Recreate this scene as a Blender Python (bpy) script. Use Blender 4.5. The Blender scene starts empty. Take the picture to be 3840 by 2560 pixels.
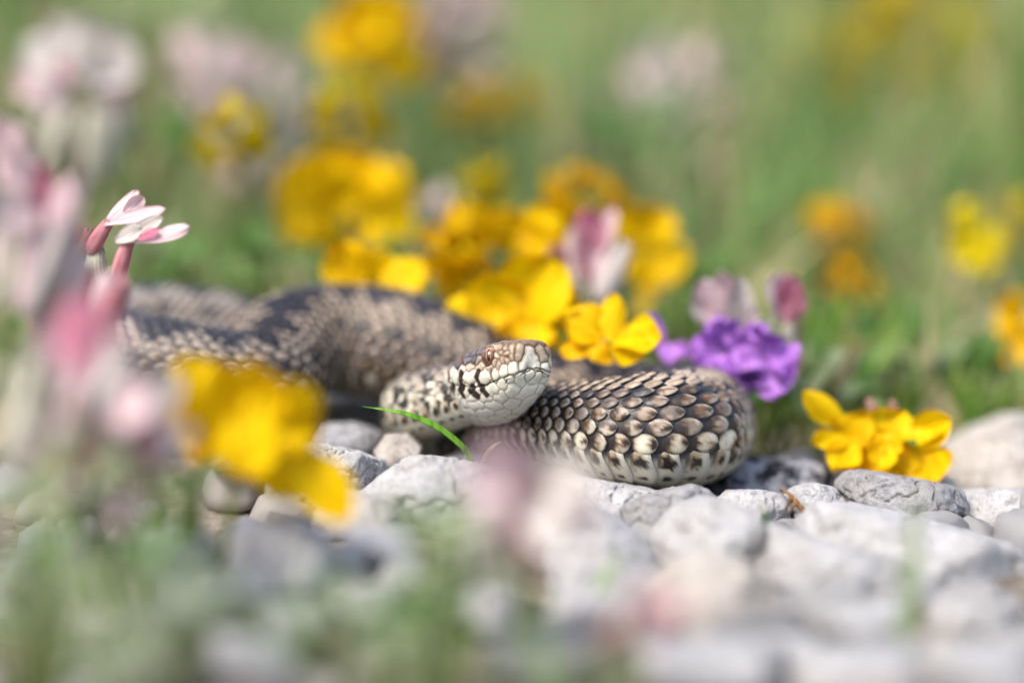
import bpy, bmesh, math, random
import numpy as np
from mathutils import Vector, Matrix

# ------------------------------------------------------------------ camera
SC = bpy.context.scene
COL = SC.collection
R = math.radians
MM = 0.001
PITCH = R(8.0)
FOCUS = 0.520
ZC = 0.027
CAM = np.array([0.0, -FOCUS*math.cos(PITCH), ZC + FOCUS*math.sin(PITCH)])
FWD = np.array([0.0, math.cos(PITCH), -math.sin(PITCH)])
UPV = np.array([0.0, math.sin(PITCH), math.cos(PITCH)])
RGT = np.array([1.0, 0.0, 0.0])
PXS = 0.36/3840.0

cam = bpy.data.cameras.new('camera')
cam.lens = 100; cam.sensor_width = 36
cam.clip_start = 0.005; cam.clip_end = 200
cam.dof.use_dof = True; cam.dof.focus_distance = FOCUS - 0.001; cam.dof.aperture_fstop = 3.7
cam.dof.aperture_blades = 0
camo = bpy.data.objects.new('camera', cam); COL.objects.link(camo)
camo.location = CAM.tolist(); camo.rotation_euler = (R(90) - PITCH, 0, 0)
SC.camera = camo

# ------------------------------------------------------------------ light
SUN_EL, SUN_AZ = R(53), R(224)          # azimuth clockwise from +Y : high on the left
w = bpy.data.worlds.new('World'); SC.world = w; w.use_nodes = True
nt = w.node_tree; bg = nt.nodes['Background']
sky = nt.nodes.new('ShaderNodeTexSky'); sky.sky_type = 'NISHITA'; sky.sun_disc = False
sky.sun_elevation = SUN_EL; sky.sun_rotation = SUN_AZ; sky.air_density = 1.0; sky.dust_density = 3.0; sky.ozone_density = 1.0
nt.links.new(sky.outputs[0], bg.inputs[0]); bg.inputs[1].default_value = 0.15
sun = bpy.data.lights.new('sun', 'SUN'); sun.energy = 2.0; sun.angle = R(17); sun.color = (1.0, 0.94, 0.85)
suno = bpy.data.objects.new('sun', sun); COL.objects.link(suno)
sd = Vector((math.sin(SUN_AZ)*math.cos(SUN_EL), math.cos(SUN_AZ)*math.cos(SUN_EL), math.sin(SUN_EL)))
suno.rotation_euler = (-sd).to_track_quat('-Z', 'Y').to_euler()
SC.view_settings.view_transform = 'Standard'; SC.view_settings.look = 'None'
SC.view_settings.exposure = 1.12; SC.view_settings.gamma = 1
SC.render.engine = 'CYCLES'
SC.cycles.use_denoising = True
SC.cycles.max_bounces = 5; SC.cycles.diffuse_bounces = 3; SC.cycles.glossy_bounces = 2; SC.cycles.transmission_bounces = 3; SC.cycles.transparent_max_bounces = 2
SC.cycles.use_adaptive_sampling = True; SC.cycles.adaptive_threshold = .02
SC.cycles.caustics_reflective = False; SC.cycles.caustics_refractive = False
SC.cycles.sample_clamp_indirect = 6

# ------------------------------------------------------------------ helpers
def at(px, py, Y):
    """point on the plane y = Y (metres) that lies behind photo pixel (3840x2560)"""
    d = FWD + (px-1920)*PXS*RGT + (1280-py)*PXS*UPV
    t = (Y - CAM[1])/d[1]
    return CAM + t*d
def project(P):
    """world points -> photo pixels, depth"""
    v = P - CAM
    z = v@FWD
    return 1920 + (v@RGT)/z/PXS, 1280 - (v@UPV)/z/PXS, z
def pxsize(Y):                                   # metres per photo pixel at depth plane Y
    return PXS*(Y - CAM[1])*1.0

def ground_z(x, y):
    x = np.asarray(x, float); y = np.asarray(y, float)
    z = -0.0085 + 0.06*np.clip(y-0.07, 0, 3) + 0.02*np.clip(y-3.07, 0, 40)
    # the ground is banked up under the left coils
    z = z + 0.0155*np.exp(-(((x+0.05)/0.035)**2 + ((y-0.052)/0.034)**2))
    z = z + 0.0025*np.sin(x*55+1.0)*np.sin(y*47+.5)*np.clip(np.abs(y)/0.08, 0, 1)
    return z

def tag(o, label=None, cat=None, group=None, kind=None):
    if label: o['label'] = label
    if cat: o['category'] = cat
    if group: o['group'] = group
    if kind: o['kind'] = kind
    return o
def empty(name, loc, label, cat, group=None):
    o = bpy.data.objects.new(name, None); COL.objects.link(o); o.empty_display_size = .005
    o.location = [float(c) for c in loc]
    tag(o, label, cat, group); return o
def link(name, me, parent=None, loc=None, rot=None, mat=None):
    o = bpy.data.objects.new(name, me); COL.objects.link(o)
    if parent is not None: o.parent = parent
    if loc is not None: o.location = [float(c) for c in loc]
    if rot is not None: o.rotation_euler = rot
    return o
def mesh(name, V, F, mat=None, smooth=True, col=None):
    me = bpy.data.meshes.new(name)
    V = np.asarray(V, np.float32)
    if isinstance(F, np.ndarray):
        n, k = F.shape
        me.vertices.add(len(V)); me.vertices.foreach_set('co', V.ravel())
        me.loops.add(n*k); me.loops.foreach_set('vertex_index', F.astype(np.int32).ravel())
        me.polygons.add(n); me.polygons.foreach_set('loop_start', np.arange(n, dtype=np.int32)*k)
        me.update(calc_edges=True)
    else:
        me.from_pydata([tuple(map(float, v)) for v in V], [], [tuple(f) for f in F]); me.update()
    if col is not None:
        a = me.color_attributes.new('col', 'FLOAT_COLOR', 'POINT')
        c = np.ones((len(V), 4), np.float32); c[:, :3] = col
        a.data.foreach_set('color', c.ravel())
    if smooth: me.polygons.foreach_set('use_smooth', np.ones(len(me.polygons), bool))
    if mat is not None: me.materials.append(mat)
    me.validate(); return me
def grid_faces(nu, nv, wrap=False, off=0):
    i = np.arange(nu-1)[:, None]; j = np.arange(nv if wrap else nv-1)[None]
    j2 = (j+1) % nv
    a = i*nv+j; b = i*nv+j2; c = (i+1)*nv+j2; d = (i+1)*nv+j
    return np.stack([a, b, c, d], -1).reshape(-1, 4)+off
def _h(ix, iy, iz, s):
    n = (ix*374761393 + iy*668265263 + iz*2147483647 + s*144665) & 0xffffffff
    n = ((n ^ (n >> 13))*1274126177) & 0xffffffff
    n = ((n ^ (n >> 15))*2246822519) & 0xffffffff
    return ((n ^ (n >> 16)) & 0xffff)/65535.0
def vnoise(P, s=0):
    P = np.asarray(P, float); i = np.floor(P).astype(np.int64); f = P-i; f = f*f*(3-2*f)
    o = 0
    for dx in (0, 1):
        wx = f[..., 0] if dx else 1-f[..., 0]
        for dy in (0, 1):
            wy = f[..., 1] if dy else 1-f[..., 1]
            for dz in (0, 1):
                wz = f[..., 2] if dz else 1-f[..., 2]
                o = o + wx*wy*wz*_h(i[..., 0]+dx, i[..., 1]+dy, i[..., 2]+dz, s)
    return o
def fbm(P, s=0, n=4):
    o = 0; a = .5; t = 0
    for k in range(n):
        o = o + a*vnoise(np.asarray(P)*2**k, s+k*17); t += a; a *= .5
    return o/t
def sstep(a, b, x):
    t = np.clip((x-a)/(b-a), 0, 1); return t*t*(3-2*t)
def lerp(a, b, t):
    return a + (b-a)*t
def mixc(a, b, t):
    return a + (np.asarray(b)-a)*np.asarray(t)[..., None]
def srgb(r, g, b):
    f = lambda c: (c/255/12.92 if c/255 <= .04045 else ((c/255+.055)/1.055)**2.4)
    return np.array([f(r), f(g), f(b)])

# ------------------------------------------------------------------ materials
def newmat(name):
    m = bpy.data.materials.new(name); m.use_nodes = True
    n = m.node_tree; return m, n, n.nodes['Principled BSDF']
def N(n, t, **k):
    x = n.nodes.new(t)
    for a, b in k.items():
        if hasattr(x, a): setattr(x, a, b)
        else: x.inputs[a].default_value = b
    return x
def ramp(n, stops):
    r = n.nodes.new('ShaderNodeValToRGB'); e = r.color_ramp.elements
    while len(e) < len(stops): e.new(.5)
    for el, (p, c) in zip(e, stops):
        el.position = p; el.color = (*c, 1) if len(c) == 3 else c
    return r
def objcoord(n, scale=1000.0):
    tc = n.nodes.new('ShaderNodeTexCoord'); mp = n.nodes.new('ShaderNodeMapping')
    mp.inputs['Scale'].default_value = (scale,)*3
    n.links.new(tc.outputs['Object'], mp.inputs[0]); return mp
def attr_mat(name, rough=.45, spec=.5, coat=0, sss=0, bump=0, bscale=2.0):
    m, n, b = newmat(name)
    a = N(n, 'ShaderNodeAttribute', attribute_name='col')
    n.links.new(a.outputs['Color'], b.inputs['Base Color'])
    b.inputs['Roughness'].default_value = rough; b.inputs['Specular IOR Level'].default_value = spec
    b.inputs['Coat Weight'].default_value = coat; b.inputs['Coat Roughness'].default_value = .25
    if bump:
        mp = objcoord(n); no = N(n, 'ShaderNodeTexNoise', Scale=bscale, Detail=4.0)
        n.links.new(mp.outputs[0], no.inputs['Vector'])
        bp = N(n, 'ShaderNodeBump', Strength=bump, Distance=.0001)
        n.links.new(no.outputs[0], bp.inputs['Height']); n.links.new(bp.outputs[0], b.inputs['Normal'])
        rr = N(n, 'ShaderNodeMapRange'); rr.inputs['To Min'].default_value = rough-.12; rr.inputs['To Max'].default_value = rough+.18
        n.links.new(no.outputs[0], rr.inputs['Value']); n.links.new(rr.outputs[0], b.inputs['Roughness'])
    return m
def petal_mat(name, c1, c2, trans=.45, rough=.5, vein=.25, streak=None):
    """thin plant tissue: colour drifts along the piece, fine lengthwise veins"""
    m, n, b = newmat(name)
    tc = n.nodes.new('ShaderNodeTexCoord'); oi = n.nodes.new('ShaderNodeObjectInfo')
    cb = n.nodes.new('ShaderNodeCombineXYZ')
    for k in range(3): n.links.new(oi.outputs['Random'], cb.inputs[k])
    sc = N(n, 'ShaderNodeVectorMath', operation='SCALE'); sc.inputs['Scale'].default_value = 53.
    ad0 = N(n, 'ShaderNodeVectorMath', operation='ADD')
    n.links.new(cb.outputs[0], sc.inputs[0]); n.links.new(tc.outputs['Generated'], ad0.inputs[0]); n.links.new(sc.outputs[0], ad0.inputs[1])
    no = N(n, 'ShaderNodeTexNoise', Scale=2.2, Detail=4.0, Roughness=.6); n.links.new(ad0.outputs[0], no.inputs['Vector'])
    ad = N(n, 'ShaderNodeMath', operation='MULTIPLY_ADD'); ad.inputs[1].default_value = .35
    n.links.new(oi.outputs['Random'], ad.inputs[0]); n.links.new(no.outputs[0], ad.inputs[2])
    r = ramp(n, [(.35, c1), (.95, c2)]); n.links.new(ad.outputs[0], r.inputs[0])
    st = n.nodes.new('ShaderNodeMapping'); st.inputs['Scale'].default_value = (16, .9, 1)
    wv = N(n, 'ShaderNodeTexNoise', Scale=1.0, Detail=3.0, Roughness=.6)
    n.links.new(tc.outputs['Generated'], st.inputs[0]); n.links.new(st.outputs[0], wv.inputs['Vector'])
    vr = ramp(n, [(.38, tuple(np.array(streak if streak else np.array(c1)*.72))), (.55, (1, 1, 1))]); n.links.new(wv.outputs[0], vr.inputs[0])
    mu = N(n, 'ShaderNodeMixRGB', blend_type='MULTIPLY'); mu.inputs[0].default_value = .6
    n.links.new(r.outputs[0], mu.inputs[1]); n.links.new(vr.outputs[0], mu.inputs[2])
    n.links.new(mu.outputs[0], b.inputs['Base Color']); b.inputs['Roughness'].default_value = rough
    b.inputs['Specular IOR Level'].default_value = .12
    if trans > 0:
        tr = n.nodes.new('ShaderNodeBsdfTranslucent'); n.links.new(mu.outputs[0], tr.inputs[0])
        mx = N(n, 'ShaderNodeMixShader'); mx.inputs[0].default_value = trans
        n.links.new(b.outputs[0], mx.inputs[1]); n.links.new(tr.outputs[0], mx.inputs[2])
        n.links.new(mx.outputs[0], n.nodes['Material Output'].inputs[0])
    bp = N(n, 'ShaderNodeBump', Strength=vein, Distance=.0003)
    n.links.new(wv.outputs[0], bp.inputs['Height']); n.links.new(bp.outputs[0], b.inputs['Normal'])
    return m
def stone_mat(name, base, warm, speck, speck_amt=.57, stain=None):
    m, n, b = newmat(name)
    mp = objcoord(n)
    oi = n.nodes.new('ShaderNodeObjectInfo')
    off = N(n, 'ShaderNodeVectorMath', operation='ADD')
    sc = N(n, 'ShaderNodeVectorMath', operation='SCALE'); sc.inputs['Scale'].default_value = 137.
    cb = n.nodes.new('ShaderNodeCombineXYZ')
    for k in range(3): n.links.new(oi.outputs['Random'], cb.inputs[k])
    n.links.new(cb.outputs[0], sc.inputs[0]); n.links.new(mp.outputs[0], off.inputs[0]); n.links.new(sc.outputs[0], off.inputs[1])
    n1 = N(n, 'ShaderNodeTexNoise', Scale=.14, Detail=5.0, Roughness=.6)
    n2 = N(n, 'ShaderNodeTexNoise', Scale=1.5, Detail=6.0, Roughness=.72)
    n3 = N(n, 'ShaderNodeTexNoise', Scale=.45, Detail=7.0, Roughness=.75)
    for x in (n1, n2, n3): n.links.new(off.outputs[0], x.inputs['Vector'])
    r1 = ramp(n, [(.3, warm), (.62, base)])
    n.links.new(n1.outputs[0], r1.inputs[0])
    r2 = ramp(n, [(speck_amt, (0, 0, 0)), (speck_amt+.08, (1, 1, 1))])
    n.links.new(n2.outputs[0], r2.inputs[0])
    patch = ramp(n, [(.42, (0, 0, 0)), (.62, (1, 1, 1))]); n.links.new(n1.outputs[0], patch.inputs[0])
    ml = N(n, 'ShaderNodeMath', operation='MULTIPLY'); n.links.new(r2.outputs[0], ml.inputs[0]); n.links.new(patch.outputs[0], ml.inputs[1])
    ml2 = N(n, 'ShaderNodeMath', operation='MULTIPLY'); ml2.inputs[1].default_value = .8; n.links.new(ml.outputs[0], ml2.inputs[0])
    mx = N(n, 'ShaderNodeMixRGB'); mx.inputs[2].default_value = (*speck, 1)
    n.links.new(ml2.outputs[0], mx.inputs[0]); n.links.new(r1.outputs[0], mx.inputs[1])
    r3 = ramp(n, [(.36, tuple(np.array(base)*.62)), (.55, (1, 1, 1))])
    n.links.new(n3.outputs[0], r3.inputs[0])
    mu = N(n, 'ShaderNodeMixRGB', blend_type='MULTIPLY'); mu.inputs[0].default_value = .55
    n.links.new(mx.outputs[0], mu.inputs[1]); n.links.new(r3.outputs[0], mu.inputs[2])
    last = mu
    if stain is not None:
        n4 = N(n, 'ShaderNodeTexNoise', Scale=.22, Detail=6.0, Roughness=.7); n.links.new(off.outputs[0], n4.inputs['Vector'])
        r4 = ramp(n, [(.47, (0, 0, 0)), (.56, (1, 1, 1))]); n.links.new(n4.outputs[0], r4.inputs[0])
        ms = N(n, 'ShaderNodeMixRGB'); ms.inputs[2].default_value = (*stain, 1)
        n.links.new(r4.outputs[0], ms.inputs[0]); n.links.new(mu.outputs[0], ms.inputs[1]); last = ms
    n.links.new(last.outputs[0], b.inputs['Base Color'])
    b.inputs['Roughness'].default_value = .9; b.inputs['Specular IOR Level'].default_value = .2
    n5 = N(n, 'ShaderNodeTexNoise', Scale=2.6, Detail=6.0, Roughness=.7); n.links.new(off.outputs[0], n5.inputs['Vector'])
    bp = N(n, 'ShaderNodeBump', Strength=1.0, Distance=.0006)
    n.links.new(n5.outputs[0], bp.inputs['Height'])
    bp2 = N(n, 'ShaderNodeBump', Strength=.6, Distance=.0012)
    n.links.new(n3.outputs[0], bp2.inputs['Height']); n.links.new(bp.outputs[0], bp2.inputs['Normal'])
    n.links.new(bp2.outputs[0], b.inputs['Normal'])
    return m

M = {}
M['skin'] = attr_mat('snake_skin', rough=.43, spec=.4, coat=.08, bump=.35, bscale=3.0)
M['yellow'] = petal_mat('petal_yellow', (.88, .63, .004), (.91, .74, .006), trans=.55, streak=(.95, .70, .3))
M['golden'] = petal_mat('petal_golden', (.87, .55, .003), (.90, .66, .004), streak=(.95, .6, .3))
M['lemon'] = petal_mat('petal_lemon', (.80, .66, .008), (.86, .74, .015))
M['pink'] = petal_mat('petal_pink', (.74, .26, .40), (.84, .54, .62), trans=.5)
M['palepink'] = petal_mat('petal_pale_pink', (.84, .62, .65), (.88, .80, .79))
M['white'] = petal_mat('petal_white', (.70, .64, .60), (.82, .78, .74))
M['cream'] = petal_mat('calyx_cream', (.48, .46, .36), (.62, .60, .50), trans=.3, rough=.7)
M['calyxpink'] = petal_mat('calyx_pink', (.52, .18, .21), (.72, .46, .46), trans=.3, rough=.7)
M['calyxbrown'] = petal_mat('calyx_brown', (.30, .17, .12), (.44, .30, .24), trans=.25, rough=.8)
M['purple'] = petal_mat('petal_purple', (.54, .22, .72), (.70, .38, .84))
M['leaf'] = petal_mat('leaf_green', (.08, .19, .035), (.17, .31, .08), trans=.4)
M['leafpale'] = petal_mat('leaf_pale', (.20, .27, .13), (.36, .42, .24), trans=.3)
M['stem'] = petal_mat('stem_green', (.09, .16, .035), (.20, .20, .07), trans=.1)
M['blade'] = petal_mat('blade_green', (.14, .36, .03), (.22, .46, .05), trans=.4, rough=.35)
M['dry'] = petal_mat('dry_straw', (.36, .28, .15), (.52, .44, .27), trans=.2)
M['root'] = petal_mat('dry_root', (.17, .075, .03), (.40, .22, .10), trans=0, rough=.8, vein=.8)
M['stone'] = stone_mat('limestone', (.63, .62, .62), (.52, .50, .475), (.10, .09, .10))
M['stonewarm'] = stone_mat('limestone_warm', (.68, .63, .57), (.56, .50, .44), (.16, .12, .09))
M['stonegrey'] = stone_mat('limestone_grey', (.46, .45, .45), (.36, .34, .33), (.06, .06, .07), .57)
M['stonestain'] = stone_mat('limestone_stained', (.55, .55, .60), (.45, .45, .48), (.05, .05, .06), .6, stain=(.03, .03, .035))
def soil_mat():
    m, n, b = newmat('soil')
    tc = n.nodes.new('ShaderNodeTexCoord')
    a = N(n, 'ShaderNodeTexNoise', Scale=140., Detail=6.0, Roughness=.7); c = N(n, 'ShaderNodeTexNoise', Scale=9., Detail=4.0)
    for x in (a, c): n.links.new(tc.outputs['Object'], x.inputs['Vector'])
    r = ramp(n, [(.3, (.07, .055, .04)), (.55, (.21, .175, .135)), (.75, (.38, .34, .29))]); n.links.new(a.outputs[0], r.inputs[0])
    g = ramp(n, [(.35, (.13, .14, .06)), (.5, (.26, .24, .14)), (.65, (.34, .29, .20))]); n.links.new(a.outputs[0], g.inputs[0])
    sx = n.nodes.new('ShaderNodeSeparateXYZ'); n.links.new(tc.outputs['Object'], sx.inputs[0])
    mr = N(n, 'ShaderNodeMapRange'); mr.inputs['From Min'].default_value = .12; mr.inputs['From Max'].default_value = .5
    n.links.new(sx.outputs[1], mr.inputs['Value'])
    mu = N(n, 'ShaderNodeMath', operation='MULTIPLY', use_clamp=True)
    r5 = ramp(n, [(.35, (.3,)*3), (.55, (1,)*3)]); n.links.new(c.outputs[0], r5.inputs[0])
    n.links.new(mr.outputs[0], mu.inputs[0]); n.links.new(r5.outputs[0], mu.inputs[1])
    mx = N(n, 'ShaderNodeMixRGB'); n.links.new(mu.outputs[0], mx.inputs[0]); n.links.new(r.outputs[0], mx.inputs[1]); n.links.new(g.outputs[0], mx.inputs[2])
    n.links.new(mx.outputs[0], b.inputs['Base Color']); b.inputs['Roughness'].default_value = .95
    bp = N(n, 'ShaderNodeBump', Strength=.9, Distance=.003); n.links.new(a.outputs[0], bp.inputs['Height']); n.links.new(bp.outputs[0], b.inputs['Normal'])
    return m
M['soil'] = soil_mat()
M['grass'] = attr_mat('grass', rough=.5, spec=.3)
def make_grass_mat():
    m = M['grass']; n = m.node_tree; b = n.nodes['Principled BSDF']; a = [x for x in n.nodes if x.type == 'ATTRIBUTE'][0]
    tr = n.nodes.new('ShaderNodeBsdfTranslucent'); n.links.new(a.outputs['Color'], tr.inputs[0])
    mx = N(n, 'ShaderNodeMixShader'); mx.inputs[0].default_value = .35
    n.links.new(b.outputs[0], mx.inputs[1]); n.links.new(tr.outputs[0], mx.inputs[2])
    n.links.new(mx.outputs[0], n.nodes['Material Output'].inputs[0])
make_grass_mat()
def eye_mat():
    m, n, b = newmat('eye_iris')
    mp = objcoord(n); no = N(n, 'ShaderNodeTexNoise', Scale=3.2, Detail=5.0, Roughness=.7)
    n.links.new(mp.outputs[0], no.inputs['Vector'])
    r = ramp(n, [(.32, (.020, .006, .004)), (.5, (.085, .022, .009)), (.68, (.22, .08, .035))]); n.links.new(no.outputs[0], r.inputs[0])
    # golden upper part of the iris
    sx = n.nodes.new('ShaderNodeSeparateXYZ'); n.links.new(mp.outputs[0], sx.inputs[0])
    mr = N(n, 'ShaderNodeMapRange'); mr.inputs['From Min'].default_value = .6; mr.inputs['From Max'].default_value = 1.7
    n.links.new(sx.outputs[1], mr.inputs['Value'])
    mx = N(n, 'ShaderNodeMixRGB'); mx.inputs[2].default_value = (.50, .27, .15, 1)
    n.links.new(mr.outputs[0], mx.inputs[0]); n.links.new(r.outputs[0], mx.inputs[1])
    n.links.new(mx.outputs[0], b.inputs['Base Color']); b.inputs['Roughness'].default_value = .35
    b.inputs['Coat Weight'].default_value = 1; b.inputs['Coat Roughness'].default_value = .04
    return m
M['iris'] = eye_mat()
def simple(name, c, rough, coat=0):
    m, n, b = newmat(name)
    no = N(n, 'ShaderNodeTexNoise', Scale=900.); tc = n.nodes.new('ShaderNodeTexCoord'); n.links.new(tc.outputs['Object'], no.inputs['Vector'])
    r = ramp(n, [(.3, tuple(np.array(c)*.7)), (.7, c)]); n.links.new(no.outputs[0], r.inputs[0]); n.links.new(r.outputs[0], b.inputs['Base Color'])
    b.inputs['Roughness'].default_value = rough; b.inputs['Coat Weight'].default_value = coat; b.inputs['Coat Roughness'].default_value = .04
    return m
M['pupil'] = simple('eye_pupil', (.006, .005, .006), .15, 1)
M['ring'] = simple('eye_gold', (.55, .22, .06), .3, 1)

# ------------------------------------------------------------------ ground
def build_ground():
    xs = np.concatenate([-np.geomspace(60, .4, 28), np.linspace(-.36, .36, 110), np.geomspace(.4, 60, 28)])
    ys = np.concatenate([np.linspace(-1.2, -.3, 12), np.linspace(-.28, .5, 110), np.geomspace(.52, 90, 60)])
    X, Y = np.meshgrid(xs, ys, indexing='ij')
    Z = ground_z(X, Y)
    Z = Z + .003*(fbm(np.stack([X*60, Y*60, X*0], -1), 5)-.5)
    V = np.stack([X, Y, Z], -1).reshape(-1, 3)
    o = link('ground', mesh('ground', V, grid_faces(len(xs), len(ys))[:, ::-1].copy(), M['soil']))
    tag(o, 'dark soil and turf under the stones and the meadow', 'ground', kind='structure')
build_ground()

# ------------------------------------------------------------------ snake
def unit(v): return v/np.linalg.norm(v, axis=-1, keepdims=True)
# head frame
HYAW, HPIT, HROLL = R(28), R(11.5), R(0)
hf = np.array([math.sin(HYAW)*math.cos(HPIT), -math.cos(HYAW)*math.cos(HPIT), math.sin(HPIT)])
hl = np.array([math.cos(HYAW), math.sin(HYAW), 0.0])          # the snake's left = the far side
hu = np.cross(hf, hl)
SNOUT = at(1993, 1384, -0.005)
def head_w(P):                                                 # local mm -> world
    P = np.asarray(P, float)*MM
    return SNOUT + P[..., 0:1]*hf + P[..., 1:2]*hl + P[..., 2:3]*hu
def head_l(Wp):
    v = (np.asarray(Wp)-SNOUT)/MM
    return np.stack([v@hf, v@hl, v@hu], -1)

# centre line: (px, py, Y mm, radius mm)
occ = head_w([-13, 0, -1.6]); occ2 = head_w([-19, 0.4, -2.4])
CP = [(*occ, 5.2), (*occ2, 5.8)]
for px, py, Y, r in [
    (1665, 1500, 19.5, 6.6), (1590, 1521, 25, 6.9), (1570, 1545, 31, 7.1), (1640, 1585, 36, 7.4), (1780, 1610, 34, 7.7), (1930, 1612, 24, 8.1),
    (2080, 1604, 15.5, 8.6), (2260, 1616, 9.5, 9.8), (2420, 1620, 8, 11.0), (2540, 1616, 11.5, 11.3), (2604, 1600, 22, 11.1),
    (2590, 1583, 34, 11.0), (2470, 1572, 42, 11.0), (2280, 1560, 45, 11.2), (2080, 1535, 46, 11.4), (1880, 1475, 49, 11.6),
    (1700, 1392, 52, 11.8), (1500, 1310, 55, 11.8), (1320, 1285, 57, 11.7), (1160, 1285, 55, 11.5), (1065, 1330, 48, 11.2), (1010, 1410, 40, 11.0),
    (930, 1450, 34, 10.9), (780, 1432, 32, 10.7), (620, 1395, 33, 10.4), (480, 1362, 37, 10.2), (390, 1325, 46, 10.0), (400, 1275, 58, 9.7),
    (520, 1235, 67, 9.4), (700, 1235, 70, 9.0), (880, 1260, 72, 8.5), (1050, 1300, 76, 7.6), (1200, 1340, 82, 6.5)]:
    CP.append((*at(px, py, Y*MM), r))
CP = np.array(CP)
def catmull(P, n=24):
    out = []
    Q = np.vstack([2*P[0]-P[1], P, 2*P[-1]-P[-2]])
    t = np.linspace(0, 1, n, endpoint=False)[:, None]
    for i in range(1, len(Q)-2):
        p0, p1, p2, p3 = Q[i-1], Q[i], Q[i+1], Q[i+2]
        out.append(.5*((2*p1)+(-p0+p2)*t+(2*p0-5*p1+4*p2-p3)*t**2+(-p0+3*p1-3*p2+p3)*t**3))
    out.append(P[-1:]); return np.vstack(out)
D = catmull(CP, 24)
for _ in range(6):                                             # soften the kinks of the control polygon
    D[1:-1] = .25*D[:-2]+.5*D[1:-1]+.25*D[2:]
seg = np.r_[0, np.cumsum(np.linalg.norm(np.diff(D[:, :3], axis=0), axis=1))]
SL = np.linspace(0, seg[-1], 1400)
CC = np.stack([np.interp(SL, seg, D[:, k]) for k in range(4)], -1)
RR = CC[:, 3]*MM; CC = CC[:, :3]
TT = unit(np.gradient(CC, axis=0))
SS = unit(np.cross(TT, np.array([0, 0, 1.0])))
UU = np.cross(SS, TT)
PF_ = np.interp(np.arange(len(SL)), [0, 130, 230, 1400], [.44, .40, .24, .25])[1:]
QQ = np.r_[0, np.cumsum(np.diff(SL)/(PF_*.5*(RR[1:]+RR[:-1])))]  # scale index along the body
QMAX = QQ[-1]
_r = project(CC)[0]
ROLLS = np.interp(np.arange(len(SL)), [0, 60, 150, 260, 400, 560, 1400], [20, 20, 10, -19, -19, -8, -8])     # degrees the body is rolled about its axis
def body_pt(q, th, h):
    """q: scale index along the body, th: angle from the dorsal line (rad), h: height off the skin (m)"""
    q = np.clip(q, 0, QMAX)
    g = lambda A: np.stack([np.interp(q, QQ, A[:, k]) for k in range(3)], -1)
    c, s, u = g(CC), unit(g(SS)), unit(g(UU)); r = np.interp(q, QQ, RR)
    th = th + np.radians(np.interp(q, QQ, ROLLS))
    cs, sn = np.cos(th), np.sin(th)
    rad = r*(1-.07*np.clip(-cs, 0, 1)**3)
    return c + ((rad*1.03+h)*sn)[..., None]*s + ((rad*.985+h)*cs)[..., None]*u
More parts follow.
